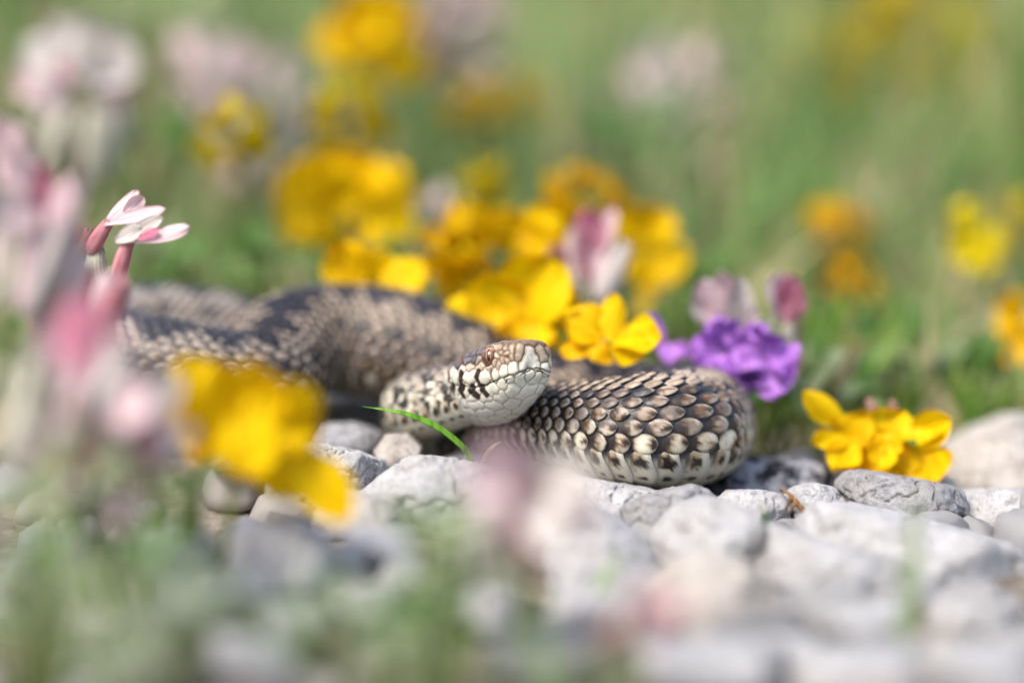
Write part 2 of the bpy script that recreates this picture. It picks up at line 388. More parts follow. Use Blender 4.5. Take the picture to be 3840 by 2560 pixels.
# colours
CREAM = srgb(204, 198, 178); PALE = srgb(184, 172, 152); TAN = srgb(164, 147, 128); TAUPE = srgb(138, 126, 116)
BROWN = srgb(118, 84, 46); BLACK = srgb(26, 22, 22); SLATE = srgb(62, 60, 66); SKIN = srgb(34, 32, 36); RUST = srgb(150, 105, 50)
def tri(x): return 2*np.abs(2*(x-np.floor(x+.5)))-1
def body_colour(q, th, lu, lv, seed_q, seed_row, isv):
    """pigment. lu in [0,1] base->tip of the scale, lv in [-1,1] across it"""
    a = np.degrees(th); aa = np.abs(a)
    P3 = np.stack([q*2.2, th*5.0, q*0], -1); P4 = np.stack([q*7.0, th*16.0, q*0+3], -1)
    n1, n2 = fbm(P3, 3), fbm(P4, 9)
    per = _h(np.floor(seed_q*2).astype(np.int64), seed_row.astype(np.int64), seed_row.astype(np.int64)*0, 5)
    neck = sstep(26, 16, q); rear = sstep(82, 102, q)
    c = mixc(mixc(np.broadcast_to(TAN, q.shape+(3,)), TAUPE, sstep(46, 72, aa)), CREAM*(.96), sstep(84-40*neck, 112-46*neck, aa+14*(n1-.5)))
    c = mixc(c, srgb(136, 131, 129), .7*rear*sstep(100, 80, aa))
    c = c*((0.80+.34*per)*(1-rear)+(.93+.12*per)*rear)[..., None]
    flank = sstep(36, 60, aa)*(1-isv)
    rim = sstep(.55, 1.0, np.sqrt((np.clip(lu-.58, 0, 1)/.42)**2+(lv*sstep(.25, .5, lu))**2))
    c = mixc(c, np.broadcast_to(PALE, c.shape)*1.08, .7*rim*sstep(25, 70, aa)*(1-isv))
    # brown streaks along the keel and smoky dark bases
    streak = np.exp(-((lv+.5*(n2-.5))/.34)**2)*sstep(.15, .4, lu)*sstep(1.0, .7, lu)*(1-sstep(66, 80, aa))*flank
    c = mixc(c, BROWN*.85, streak*(.35+.6*per))
    c = mixc(c, BROWN*.35, np.exp(-(lv/.05)**2)*sstep(.2, .35, lu)*sstep(.95, .8, lu)*(1-sstep(70, 84, aa))*.75)
    flank = flank*(1-.75*neck)*(1-.6*rear)
    smoke = sstep(.68, .30, lu+.55*(n2-.5)+.40*(per-.5))*flank
    c = mixc(c, BROWN, .88*smoke)
    c = mixc(c, BLACK, sstep(.50, .26, lu+.55*(n2-.5)+.42*(per-.5))*flank*.95)
    # black blots towards the tips of the lowest rows
    per2 = _h(np.floor(seed_q*2).astype(np.int64)+91, seed_row.astype(np.int64), seed_row.astype(np.int64)*0, 8)
    dd = np.hypot((lu-.84)*.9, (lv-1.5*(per2-.5))*.32)+.34*(n2-.5)
    low = sstep(70, 84, aa)*(1-isv)*(per2 > .25)
    c = mixc(c, RUST*.7, sstep(.28, .12, dd)*low*.8); c = mixc(c, BLACK, sstep(.18, .10, dd)*low*.97)
    # dark mid flank scales
    dk = sstep(.55, .62, n1+.34*(per-.5))*sstep(38, 52, aa)*(1-sstep(96, 108, aa))*(1-isv)
    c = mixc(c, mixc(np.broadcast_to(BROWN*.45, c.shape), SLATE*.5, per), dk*.62*(1-.75*rear))
    # neck: cream and black mottling
    c = mixc(c, BLACK, neck*sstep(.52, .56, n1+.30*(per-.5))*sstep(40, 54, aa)*(1-isv)*.95)
    ph = np.where(rear > .5, q/4.4, q/2.7)
    f = np.abs(ph-np.round(ph))
    spot = sstep(1.0, .66, np.hypot(f/(.23+.07*rear), (aa-57-6*rear)/(9.+4*rear))+.5*(n2-.5))*(1-neck)
    c = mixc(c, SLATE*.5, spot*.92)
    # dorsal zigzag
    zz = np.abs(a+(12+6*rear)*tri(np.where(rear > .5, q/4.4, q/2.7)+.25*np.sign(a)))+7*(n2-.5)-7*rear
    c = mixc(c, SLATE*.80, sstep(22, 16, zz))
    c = mixc(c, mixc(np.broadcast_to(TAUPE*.75, c.shape), SLATE*.6, sstep(.45, .55, n1)), neck*sstep(58, 46, aa+10*(n2-.5))*.85)
    # belly plates
    edge = sstep(119, 124, aa)
    vb = mixc(np.broadcast_to(CREAM*.98, c.shape), srgb(176, 172, 165), sstep(.72, .95, lu)*.85)
    f2 = np.abs(q-np.round(q-.12)-.12)
    b1 = sstep(1.0, .55, np.hypot((lu-.45)/.34, (aa-131)/8.5)+1.3*(n2-.5)+.5*(per-.5))
    b2 = sstep(1.0, .6, np.hypot((lu-.5)/.22, (aa-153)/5)+.9*(n2-.5)+.3*(per-.5))
    vb = mixc(vb, RUST*.75, sstep(1.5, .8, np.hypot((lu-.34)/.30, (aa-128)/9)+.7*(n2-.5))*.65)
    vb = mixc(vb, BLACK, sstep(.66, .72, n2)*.55*sstep(128, 140, aa)*sstep(.5, .1, lu))
    vb = mixc(vb, BLACK, np.clip(b1+b2, 0, 1)*.97)
    vb = mixc(vb, SKIN, sstep(.22, .08, lu)*sstep(150, 122, aa)*.9)
    c = np.where((isv > .5)[..., None], vb, c)
    return np.clip(c, .004, 1)

ROWW = [17.5, 15, 13.5, 12.5, 12, 11.5, 11, 11, 10.5]
VEDGE = 119.5
def build_body():
    Vs, Fs, Cs = [], [], []; off = 0
    # 1. the skin tube
    nu, nv = 900, 72
    q = np.repeat(np.linspace(0, QMAX, nu), nv).reshape(nu, nv); th = np.broadcast_to(np.linspace(-math.pi, math.pi, nv, endpoint=False), (nu, nv))
    V = body_pt(q, th, np.full(q.shape, -.0002))
    c = np.broadcast_to(SKIN*.7, V.shape).copy()
    c = mixc(c, CREAM*.75, sstep(122, 135, np.abs(np.degrees(th))))
    Vs.append(V.reshape(-1, 3)); Cs.append(c.reshape(-1, 3)); Fs.append(grid_faces(nu, nv, True)); off += nu*nv
    # 2. dorsal scales
    cen = []; a = VEDGE
    for k, wd in enumerate(ROWW): cen.append((a-wd/2, wd)); a -= wd
    rows = [(c0, wd, k) for k, (c0, wd) in enumerate(cen)] + [(0.0, 2*a, len(cen))] + [(-c0, wd, k) for k, (c0, wd) in enumerate(cen)]
    nt_, nw = 11, 9
    t = np.linspace(0, 1, nt_); vv = np.linspace(-1, 1, nw)
    for c0, wd, k in rows:
        ks = np.arange(3, int(QMAX)-1) + (.5 if k % 2 else 0.0)
        n = len(ks)
        jit = np.random.RandomState(int(c0*10+5000)).rand(n, 4)
        T = t[None, :, None]; W = vv[None, None, :]
        low = max(0, 1-k/4.0)                       # the lowest rows are broad and blunt
        tm = .52
        up = np.clip(T/tm, 0, 1); dn = np.clip((T-tm)/(1-tm), 0, 1)
        hw = np.where(T < tm, .55+.45*np.sin(up*math.pi/2), np.clip(1-dn**(1.55+.75*low), 0, 1)**(.78-.18*low))
        L0, L1 = -.58, .47+.04*low
        ext = (.96+.16*low)*(1+.05*(jit[:, 0]-.5))
        qq = ks[:, None, None] + L0 + (L1-L0)*T + W*0 + .05*(jit[:, 1]-.5)[:, None, None]
        # the edge bows: points across the scale lag behind at the sides
        thd = c0 + (ext[:, None, None]*wd*.535)*hw*W
        thd = thd + T*0
        r = np.interp(qq, QQ, RR)
        dome = (1-np.abs(W)**2.4)
        keel = np.exp(-(W/.13)**2)*(.10*sstep(1, 4, np.array(float(k))))*np.sin(np.clip(T, 0, 1)*math.pi)
        lift = -.030+.066*sstep(.0, .72, T)-.016*sstep(.88, 1.0, T)
        hgt = r*(lift + .005*dome*np.sin(np.clip(T*1.06, 0, 1)*math.pi)**.7 - .018*np.abs(W)**4 + .12*keel*.9)
        V = body_pt(qq, np.radians(thd), hgt)
        isv = np.zeros(qq.shape)
        col = body_colour(qq, np.radians(thd), np.broadcast_to(T, qq.shape), np.broadcast_to(W, qq.shape),
                          np.broadcast_to(ks[:, None, None], qq.shape), np.full(qq.shape, k*3+(c0 > 0)), isv)
        # thin translucent margin
        col = mixc(col, SKIN*1.5, sstep(.88, .98, np.broadcast_to(np.maximum(T*1.0, 0), qq.shape))*.75)
        col = mixc(col, SKIN, .75*sstep(.16, .04, np.broadcast_to(T, qq.shape)))
        col = mixc(col, SKIN*1.2, .70*sstep(.80, 1.0, np.broadcast_to(np.abs(W), qq.shape)))
        f = grid_faces(nt_, nw)
        F = (f[None]+(np.arange(n)*nt_*nw)[:, None, None]).reshape(-1, 4)+off
        Vs.append(V.reshape(-1, 3)); Cs.append(col.reshape(-1, 3)); Fs.append(F); off += n*nt_*nw
    # 3. belly plates
    nt_, nw = 11, 45
    t = np.linspace(0, 1, nt_); vv = np.linspace(-1, 1, nw)
    ks = np.arange(4, int(QMAX)-1).astype(float); n = len(ks)
    T = t[None, :, None]; W = vv[None, None, :]
    half = 180-VEDGE+3.5
    thd = 180 + W*half*(1-.10*np.clip(T-.6, 0, 1)) + ks[:, None, None]*0
    lat = np.abs(W)
    qq = ks[:, None, None]-.5 + 1.12*T - .40*sstep(.45, 1, lat)*T - .0*lat
    r = np.interp(qq, QQ, RR)
    hgt = r*(-.016+.052*T**1.3-.02*sstep(.88, 1, T)-.02*sstep(.9, 1, lat))
    thr = np.radians((thd+180) % 360-180)
    V = body_pt(qq, thr, hgt)
    col = body_colour(qq, thr, np.broadcast_to(T, qq.shape), np.broadcast_to(W, qq.shape), np.broadcast_to(ks[:, None, None], qq.shape),
                      50+np.sign(W)+qq*0, np.ones(qq.shape))
    f = grid_faces(nt_, nw); F = (f[None]+(np.arange(n)*nt_*nw)[:, None, None]).reshape(-1, 4)+off
    Vs.append(V.reshape(-1, 3)); Cs.append(col.reshape(-1, 3)); Fs.append(F); off += n*nt_*nw
    return Vs, Fs, Cs, off

# ---- head: a lofted shape with every plate raised and its grooves cut
def head_base(ns=260, na=340):
    X = np.array([0, -.5, -1.5, -3, -5, -7, -9.5, -12, -14.5, -17, -20, -23, -26.])
    Wd = np.array([3.9, 4.5, 5.05, 5.55, 6.1, 6.5, 7.2, 7.9, 8.3, 8.0, 7.0, 6.3, 6.0])
    Tp = np.array([5.0, 5.2, 5.3, 5.35, 5.6, 5.7, 5.5, 5.2, 4.9, 4.5, 4.0, 3.6, 3.2])
    Bt = np.array([-2.0, -3.2, -4.3, -5.4, -6.3, -7.1, -8.0, -8.7, -9.2, -9.4, -9.3, -9.0, -8.6])
    nup = np.array([3.2, 3.4, 3.6, 3.8, 3.6, 3.2, 2.8, 2.6, 2.5, 2.4, 2.3, 2.2, 2.1])
    nlo = np.array([2.4, 2.4, 2.3, 2.2, 2.1, 2.1, 2.1, 2.1, 2.1, 2.1, 2.0, 2.0, 2.0])
    # front cap then stations
    ncap = 70
    sc = np.linspace(0.0, 1, ncap)**.8
    xc = 0.55*(1-sc**6)
    xs = np.r_[xc, np.linspace(-.05, -26, ns-ncap)]
    scale = np.r_[.985*sc**.9, np.ones(ns-ncap)]
    xi = np.minimum(xs, 0)
    def ip(A): return np.interp(-xi, -X, A)
    def smooth(A):
        for _ in range(3): A[ncap:-1] = .25*A[ncap-1:-2]+.5*A[ncap:-1]+.25*A[ncap+1:]
        return A
    wd, tp, bt, n1, n2 = smooth(ip(Wd)), smooth(ip(Tp)), smooth(ip(Bt)), ip(nup), ip(nlo)
    ph = np.linspace(0, 2*math.pi, na, endpoint=False)
    cs, sn = np.cos(ph)[None], np.sin(ph)[None]
    n = np.where(sn >= 0, n1[:, None], n2[:, None])
    hgt = np.where(sn >= 0, tp[:, None], -bt[:, None])
    y = np.sign(cs)*np.abs(cs)**(2/n)*wd[:, None]
    z = np.sign(sn)*np.abs(sn)**(2/n)*hgt
    # below the mouth line the cheeks pull in a little
    y = y*(1-.06*sstep(0, -2.5, z))
    zc = 1.2
    y = y*scale[:, None]; z = zc+(z-zc)*scale[:, None]
    # the chin recedes under the snout, the snout edge juts forward above
    x = xs[:, None] - .9*sstep(.2, -3.0, z)*np.exp(-(np.maximum(-xs, 0)/4.0)[:, None]) + .35*sstep(1, 5, z)*np.exp(-(np.maximum(-xs, 0)/1.5)[:, None])
    return np.stack([x, y, z], -1)
def normals(G):
    du = np.gradient(G, axis=0); dv = np.roll(G, -1, 1)-np.roll(G, 1, 1)
    nn = np.cross(du, dv); l = np.linalg.norm(nn, axis=-1, keepdims=True); nn = nn/np.maximum(l, 1e-9)
    cen = np.stack([np.minimum(G[..., 0]-3, -3), G[..., 1]*0, G[..., 2]*0-1], -1)
    s = np.sign(((G-cen)*nn).sum(-1)); s[s == 0] = 1
    # consistent orientation: majority
    return nn*(1 if np.mean(s) > 0 else -1)

def crop(cx, cy): return 1380+cx*.32313, 1220+cy*.32313       # head close-up coordinates -> photo pixels
#  (class, [seed points in the close-up])
PL = [('ros', [(1880, 290), (1885, 360), (1885, 430), (1800, 470), (1960, 475), (1840, 410), (1935, 400)]),
 ('brn', [(1762, 250), (1748, 300), (1738, 350)]), ('brn', [(1668, 250), (1672, 310), (1665, 360)]), ('brn', [(2000, 265), (2020, 320), (2040, 375)]),
 ('brn', [(1605, 330), (1600, 390)]), ('brn', [(1590, 262)]), ('pal', [(1500, 240), (1450, 248), (1530, 270)]),
 ('brw', [(1400, 205), (1340, 240), (1460, 190)]), ('brn', [(1560, 190)]), ('brw', [(1640, 186), (1730, 184)]), ('brw', [(1830, 184), (1920, 186)]), ('brw', [(2030, 200), (2075, 215)]),
 ('pal', [(1490, 348)]), ('brn', [(1528, 305)]), ('pal', [(1470, 412)]), ('brn', [(1512, 445)]), ('brn', [(1560, 400)]), ('brn', [(2085, 270)]),
 ('pal', [(1305, 468)]), ('pal', [(1410, 478)]), ('pal', [(1180, 478)]), ('pal', [(1278, 395)]),
 ('cre', [(1690, 470), (1675, 520)]), ('cre', [(1560, 510), (1565, 560)]), ('cre', [(1462, 530), (1475, 590)]),
 ('cre', [(1370, 560), (1350, 620), (1310, 580)]), ('cre', [(1210, 580), (1170, 640), (1140, 600)]), ('cre', [(1010, 570), (1010, 640)]), ('cre', [(905, 600)]),
 ('cre', [(2060, 480), (2070, 550)]), ('cre', [(2120, 560)]), ('cre', [(2150, 600)]),
 ('cre', [(1880, 540), (1880, 590)]), ('cre', [(1765, 600), (1760, 650)]), ('cre', [(1640, 625)]), ('cre', [(1550, 660), (1560, 700)]),
 ('cre', [(1440, 720), (1400, 770), (1480, 760)]), ('cre', [(1265, 740), (1280, 790)]), ('cre', [(1160, 740), (1150, 790)]), ('cre', [(1045, 740), (1040, 790)]), ('cre', [(930, 710)]), ('cre', [(890, 660)]),
 ('cre', [(1985, 590), (1930, 650)]), ('cre', [(2060, 630)]), ('cre', [(2140, 660), (2150, 720)]),
 ('cre', [(1680, 720), (1640, 790), (1700, 780)]), ('cre', [(1880, 740), (1800, 800), (1930, 720), (1760, 830)]), ('cre', [(2060, 740), (2040, 800), (2090, 760)]),
 ('cre', [(1850, 880), (1920, 850)]), ('cre', [(1720, 880), (1650, 930)]), ('cre', [(1560, 800), (1510, 850)]), ('cre', [(1380, 830), (1320, 840)]), ('cre', [(1180, 845), (1240, 840)]), ('cre', [(1060, 840), (1000, 820)]),
 ('cre', [(1500, 930), (1420, 940)]), ('cre', [(1290, 910), (1220, 920)]), ('cre', [(1110, 910), (1040, 900)]), ('cre', [(960, 870), (920, 830)]), ('cre', [(1600, 1010), (1540, 1030)]), ('cre', [(1400, 1020), (1330, 1030)]),
 ('cre', [(1740, 990), (1800, 960)]), ('cre', [(1180, 1010), (1110, 1000)]), ('cre', [(1000, 970), (940, 950)]), ('cre', [(870, 780)]),
 ('sla', [(1180, 385), (1130, 400)]), ('sla', [(1040, 350), (1010, 380)]), ('drk', [(1050, 455)]), ('drk', [(945, 505)]), ('cre', [(935, 420)]), ('cre', [(1080, 500)]), ('drk', [(870, 540)]),
 ('sla', [(1140, 312)]), ('sla', [(1220, 330)]), ('cre', [(970, 540)]), ('drk', [(1225, 395)]), ('sla', [(1250, 290)]), ('cre', [(880, 470)]), ('brw', [(1290, 300)])]
BARS = [([(1080, 545), (1070, 600), (1095, 690)], .42), ([(1285, 530), (1262, 600), (1300, 695)], .36), ([(950, 620), (960, 665)], .26),
        ([(995, 700), (970, 745), (1005, 795)], .48), ([(1095, 705), (1070, 755), (1100, 810)], .48), ([(1215, 715), (1200, 765), (1265, 810)], .52),
        ([(1330, 705), (1330, 755), (1375, 800)], .42), ([(1430, 520), (1440, 610), (1460, 640)], .10), ([(940, 470), (870, 560)], .40), ([(1090, 360), (1110, 430)], .20)]
MOUTH = [(2160, 660), (2110, 590), (2030, 545), (1985, 530), (1930, 508), (1870, 497), (1800, 530), (1740, 555), (1640, 580), (1520, 625), (1440, 655), (1300, 712), (1180, 710), (1060, 690), (960, 680), (850, 660)]
def build_head():
    G = head_base(); Nn = normals(G); shp = G.shape
    P = G.reshape(-1, 3); Nf = Nn.reshape(-1, 3)
    Wp = head_w(P); px, py, dz = project(Wp)
    nw = Nf[:, :1]*hf+Nf[:, 1:2]*hl+Nf[:, 2:]*hu
    vis = ((CAM-Wp)*nw).sum(-1) > 0
    Pv, pxv, pyv = P[vis], px[vis], py[vis]
    def pick(c):
        X, Y = crop(*c); d = (pxv-X)**2+(pyv-Y)**2
        return Pv[np.argmin(d)]
    seeds, pid, cls = [], [], []
    for k, (c, pts) in enumerate(PL):
        for s in pts: seeds.append(pick(s)); pid.append(k)
        cls.append(c)
    npl = len(PL); near = np.array(seeds)
    # mirror to the far side (skip what already sits on the middle line or beyond)
    for k, (c, pts) in enumerate(PL):
        ps = np.array([s for s, i in zip(seeds, pid) if i == k])
        if ps[:, 1].mean() < -1.7:
            m = ps*np.array([1, -1, 1])
            if np.min(np.linalg.norm(near[:, None]-m[None], axis=-1)) > (1.5 if m[:, 0].mean() > -3.2 else .6):
                for s in m: seeds.append(s); pid.append(npl+0)
                npl += 1; cls.append(c)
    # fill crown, nape and throat with small scales
    rng = np.random.RandomState(3)
    cand = P[rng.permutation(len(P))[:9000]]
    S = list(map(np.array, seeds))
    for c in cand:
        if c[0] > -4 and c[2] < 4.6 and c[0] > -2: pass
        gap = 1.5 if c[2] > 0 else 1.75
        if np.min(np.linalg.norm(np.array(S)-c, axis=1)) > gap:
            S.append(c); pid.append(npl); npl += 1
            top = c[2] > 2.6
            cls.append(('sla' if abs(c[1]) < 2.0+.12*-c[0]*.5 and c[0] < -7 else 'brw') if top else ('cre' if c[2] < -.5 else ('drk' if rng.rand() < .3 else 'pal')))
    S = np.array(S); pid = np.array(pid)
    # distance per plate: nearest seed of each plate
    d1 = np.full(len(P), 9e9); d2 = d1.copy(); i1 = np.zeros(len(P), int)
    order = np.argsort(pid); 
    warp = P + .16*(np.stack([fbm(P*.9+k*7, 20+k, 2) for k in range(3)], -1)-.5)*2
    for k in range(npl):
        sk = S[pid == k]
        d = np.min(np.linalg.norm(warp[:, None]-sk[None], axis=-1), axis=1)
        b = d < d1
        d2 = np.where(b, d1, np.minimum(d2, d)); i1 = np.where(b, k, i1); d1 = np.where(b, d, d1)
    e = (d2-d1)*.5
    def poly_dist(pts):
        A = np.array([pick(p) for p in pts]); d = np.full(len(P), 9e9)
        Q = np.stack([warp, warp*np.array([1, -1, 1])], 0)
        for a, b in zip(A[:-1], A[1:]):
            ab = b-a
            for q in Q:
                t = np.clip(((q-a)@ab)/max(ab@ab, 1e-9), 0, 1); d = np.minimum(d, np.linalg.norm(q-a-t[:, None]*ab, axis=1))
        return d
    md = poly_dist(MOUTH)
    fade = sstep(-25, -17, P[:, 0])
    soft = np.where(P[:, 2] < -3.6, .55, 1.0)                    # throat scales are flatter
    disp = (.20*(1-np.exp(-e/.16))+.10*sstep(0, .9, e)-.16)*soft*(.4+.6*fade) - .30*np.exp(-(md/.14)**2)
    # the eye: socket pressed in, brow plate standing out above
    ec = pick((1388, 358)); en = Nf[np.argmin(np.linalg.norm(P-ec, axis=1))]
    ER = 1.85
    eyes = []
    for s in (1, -1):
        m = np.array([1, s, 1]); c = ec*m; nn = unit(en*m)
        eyes.append((c-nn*.90, nn))
        de = np.linalg.norm(P-c, axis=1)
        disp += -.95*sstep(2.1, 1.55, de) + .20*np.exp(-((de-2.12)/.30)**2)
        br = c+np.array([-.1, .2*s*1, 2.05])
        disp += .62*np.exp(-(np.linalg.norm((P-br)*np.array([.45, 1, 1.0]), axis=1)/.72)**2)
        no = pick((1610, 365))*m
        disp += -.5*np.exp(-(np.linalg.norm(P-no, axis=1)/.34)**2)
    # hollow under the rostral plate
    ro = pick((1880, 480)); disp += -.28*np.exp(-(np.linalg.norm(P-ro, axis=1)/.9)**2)
    Pd = P + Nf*disp[:, None]
    # pigment
    base = {'ros': srgb(200, 196, 180), 'cre': srgb(200, 197, 180), 'pal': srgb(190, 174, 152), 'brn': srgb(168, 152, 130), 'brw': srgb(118, 104, 92),
            'sla': srgb(112, 108, 118), 'drk': srgb(48, 40, 32)}
    cb = np.array([base[c] for c in cls]); c = cb[i1]
    n1 = fbm(P*1.1, 31); n2 = fbm(P*4.5, 33)
    c = c*(.92+.16*n1)[:, None]
    c = mixc(c, srgb(186, 182, 174), .6*sstep(-2.8, -5, P[:, 2]))
    # brown dusting from the crown down, strongest at plate edges on the upper side
    upz = sstep(-1.2, 4.6, P[:, 2])
    dust = sstep(.80, .05, e/.75)*upz*(.45+.9*n2)*sstep(-9, -6, P[:, 0])
    c = mixc(c, srgb(106, 76, 50), np.clip(dust*.95, 0, .9))
    c = mixc(c, srgb(116, 94, 74), .6*sstep(3.6, 5.2, P[:, 2]+.5*(n2-.5))*sstep(-7, -4.5, P[:, 0]))
    back = sstep(-6.2, -8.2, P[:, 0])*sstep(1.2, 2.6, P[:, 2]+.8*(n1-.5))
    c = mixc(c, srgb(92, 88, 96), back*.75*sstep(.0, .5, e)); c = mixc(c, srgb(30, 26, 24), back*sstep(.42, .12, e+.3*(n2-.5))*.8)
    groove = np.exp(-(e/.10)**2)
    c = mixc(c, srgb(66, 46, 34), groove*np.where(P[:, 2] > -2.2, .92, .55)*(.45+.55*fade))
    c = mixc(c, srgb(60, 40, 30), np.exp(-(md/.15)**2)*.95)
    c = mixc(c, srgb(120, 90, 66), .6*sstep(.60, .72, n2)*sstep(-.5, 2, P[:, 2]))
    bars = np.zeros(len(P)); halo = bars.copy()
    for pts, wdt in BARS:
        d = poly_dist(pts)+.16*(n2-.5)
        wdt = wdt*1.5; bars = np.maximum(bars, sstep(wdt, wdt-.10, d)); halo = np.maximum(halo, sstep(wdt+.28, wdt-.05, d))
    c = mixc(c, srgb(120, 72, 34), halo*.7); c = mixc(c, srgb(24, 18, 16), bars*.97)
    for s in (1, -1):
        de = np.linalg.norm(P-ec*np.array([1, s, 1]), axis=1); c = mixc(c, srgb(40, 26, 20), sstep(2.0, 1.78, de)*.9)
        no = pick((1610, 365))*np.array([1, s, 1]); c = mixc(c, srgb(70, 45, 30), np.exp(-(np.linalg.norm(P-no, axis=1)/.3)**2)*.9)
    return head_w(Pd), grid_faces(shp[0], shp[1], True), np.clip(c, .004, 1), eyes, ER

def build_snake():
    Vs, Fs, Cs, off = build_body()
    HV, HF, HC, eyes, ER = build_head()
    V = np.vstack(Vs+[HV]); F = np.vstack(Fs+[HF+off]); C = np.vstack(Cs+[HC])
    root = empty('snake', at(1990, 1700, .02), 'coiled viper with zigzag back and pale plated head resting on its own coil', 'snake')
    o0 = np.array(root.location)
    link('body', mesh('snake_body', V-o0, F, M['skin'], col=C), root)
    # eyes
    for c, nn in eyes:
        cw = head_w(c); nw_ = nn[0]*hf+nn[1]*hl+nn[2]*hu
        nw_ = unit(nw_ + .75*hf)
        up = unit(hu - (hu@nw_)*nw_); rt = np.cross(up, nw_)
        rot = Matrix((tuple(rt), tuple(up), tuple(nw_))).transposed().to_4x4()
        bm = bmesh.new(); bmesh.ops.create_uvsphere(bm, u_segments=40, v_segments=24, radius=ER*MM)
        me = bpy.data.meshes.new('eye'); bm.to_mesh(me); bm.free(); me.materials.append(M['iris'])
        me.polygons.foreach_set('use_smooth', np.ones(len(me.polygons), bool))
        eo = link('eye', me, root); eo.matrix_local = Matrix.Translation(Vector(cw-o0)) @ rot
        for nm, mt, wx, wy, lift in (('iris_ring', 'ring', .46, 1.34, .012), ('pupil', 'pupil', .34, 1.22, .03)):
            k = 28; ang = np.linspace(0, 2*math.pi, k, endpoint=False)
            Vp = [(0, 0, 0)]; Fp = []; nr = 6
            for r_ in range(1, nr+1):
                for a_ in ang:
                    yy = math.sin(a_)*wy*r_/nr; xx = math.copysign(abs(math.cos(a_))**1.35, math.cos(a_))*wx*r_/nr
                    Vp.append((xx, yy, 0))
            Vp = np.array(Vp); rr = (ER+lift)
            Vp[:, 2] = np.sqrt(np.maximum(rr**2-Vp[:, 0]**2-Vp[:, 1]**2, 0))
            for j in range(k): Fp.append((0, 1+j, 1+(j+1) % k))
            for r_ in range(nr-1):
                for j in range(k): a0 = 1+r_*k+j; a1 = 1+r_*k+(j+1) % k; Fp.append((a0, a0+k, a1+k, a1))
            # rim that sinks back into the eyeball
            b0 = len(Vp); Vr = Vp[1+(nr-1)*k:1+nr*k].copy(); Vr[:, 2] -= .12; Vp = np.vstack([Vp, Vr])
            for j in range(k): a0 = 1+(nr-1)*k+j; a1 = 1+(nr-1)*k+(j+1) % k; Fp.append((a0, b0+j, b0+(j+1) % k, a1))
            link(nm, mesh(nm, Vp*MM, Fp, M[mt]), eo)
build_snake()

# ------------------------------------------------------------------ stones
_ICO = {}
def ico(sub):
    if sub not in _ICO:
        bm = bmesh.new(); bmesh.ops.create_icosphere(bm, subdivisions=sub, radius=1)
        V = np.array([v.co[:] for v in bm.verts]); F = np.array([[v.index for v in f.verts] for f in bm.faces]); bm.free(); _ICO[sub] = (unit(V), F)
    return _ICO[sub]
def rock(planes, sub, seed, k=16, rough=.05, size=.01, mat=None):
    """star-shaped convex stone: planes = [(normal, distance)], edges worn by the exponent k"""
    D_, F = ico(sub)
    acc = 0
    for n_, h_ in planes:
        acc = acc + (np.clip(D_@unit(np.asarray(n_, float)), 0, None)/h_)**k
    r = np.maximum(acc, 1e-12)**(-1/k)
    V = D_*r[:, None]
    p = V/size
    V = V + D_*(size*rough*((fbm(p*1.6+seed, seed, 4)-.5)*2.2 + (np.abs(fbm(p*3.1+seed*3, seed+5, 3)-.5))*-1.2))[:, None]
    if sub >= 5:
        rg = 1-np.abs(fbm(p*2.3+seed*7, seed+21, 3)-.5)*2
        V = V - D_*(size*.09*sstep(.88, .99, rg))[:, None]
        V = V + D_*(size*.05*np.round(fbm(p*1.3+seed*5, seed+31, 2)*6)/6-size*.025)[:, None]                       # cracks and chips
        V = V + D_*(size*.022*(fbm(p*13+seed, seed+9, 3)-.5)*2+.00013*(fbm(V*1900, seed+13, 3)-.5)*2)[:, None]
    return mesh('stone', V, F, mat)
def rand_planes(rng, n, dims, lo=.72, hi=1.0):
    pl = []
    for i in range(n):
        v = rng.randn(3); v /= np.linalg.norm(v)
        # support distance of the ellipsoid in that direction
        pl.append((v, rng.uniform(lo, hi)*math.sqrt(sum((v[j]*dims[j])**2 for j in range(3)))))
    for j in range(3):
        for s in (1, -1):
            v = np.zeros(3); v[j] = s; pl.append((v, dims[j]*rng.uniform(.85, 1)))
    return pl
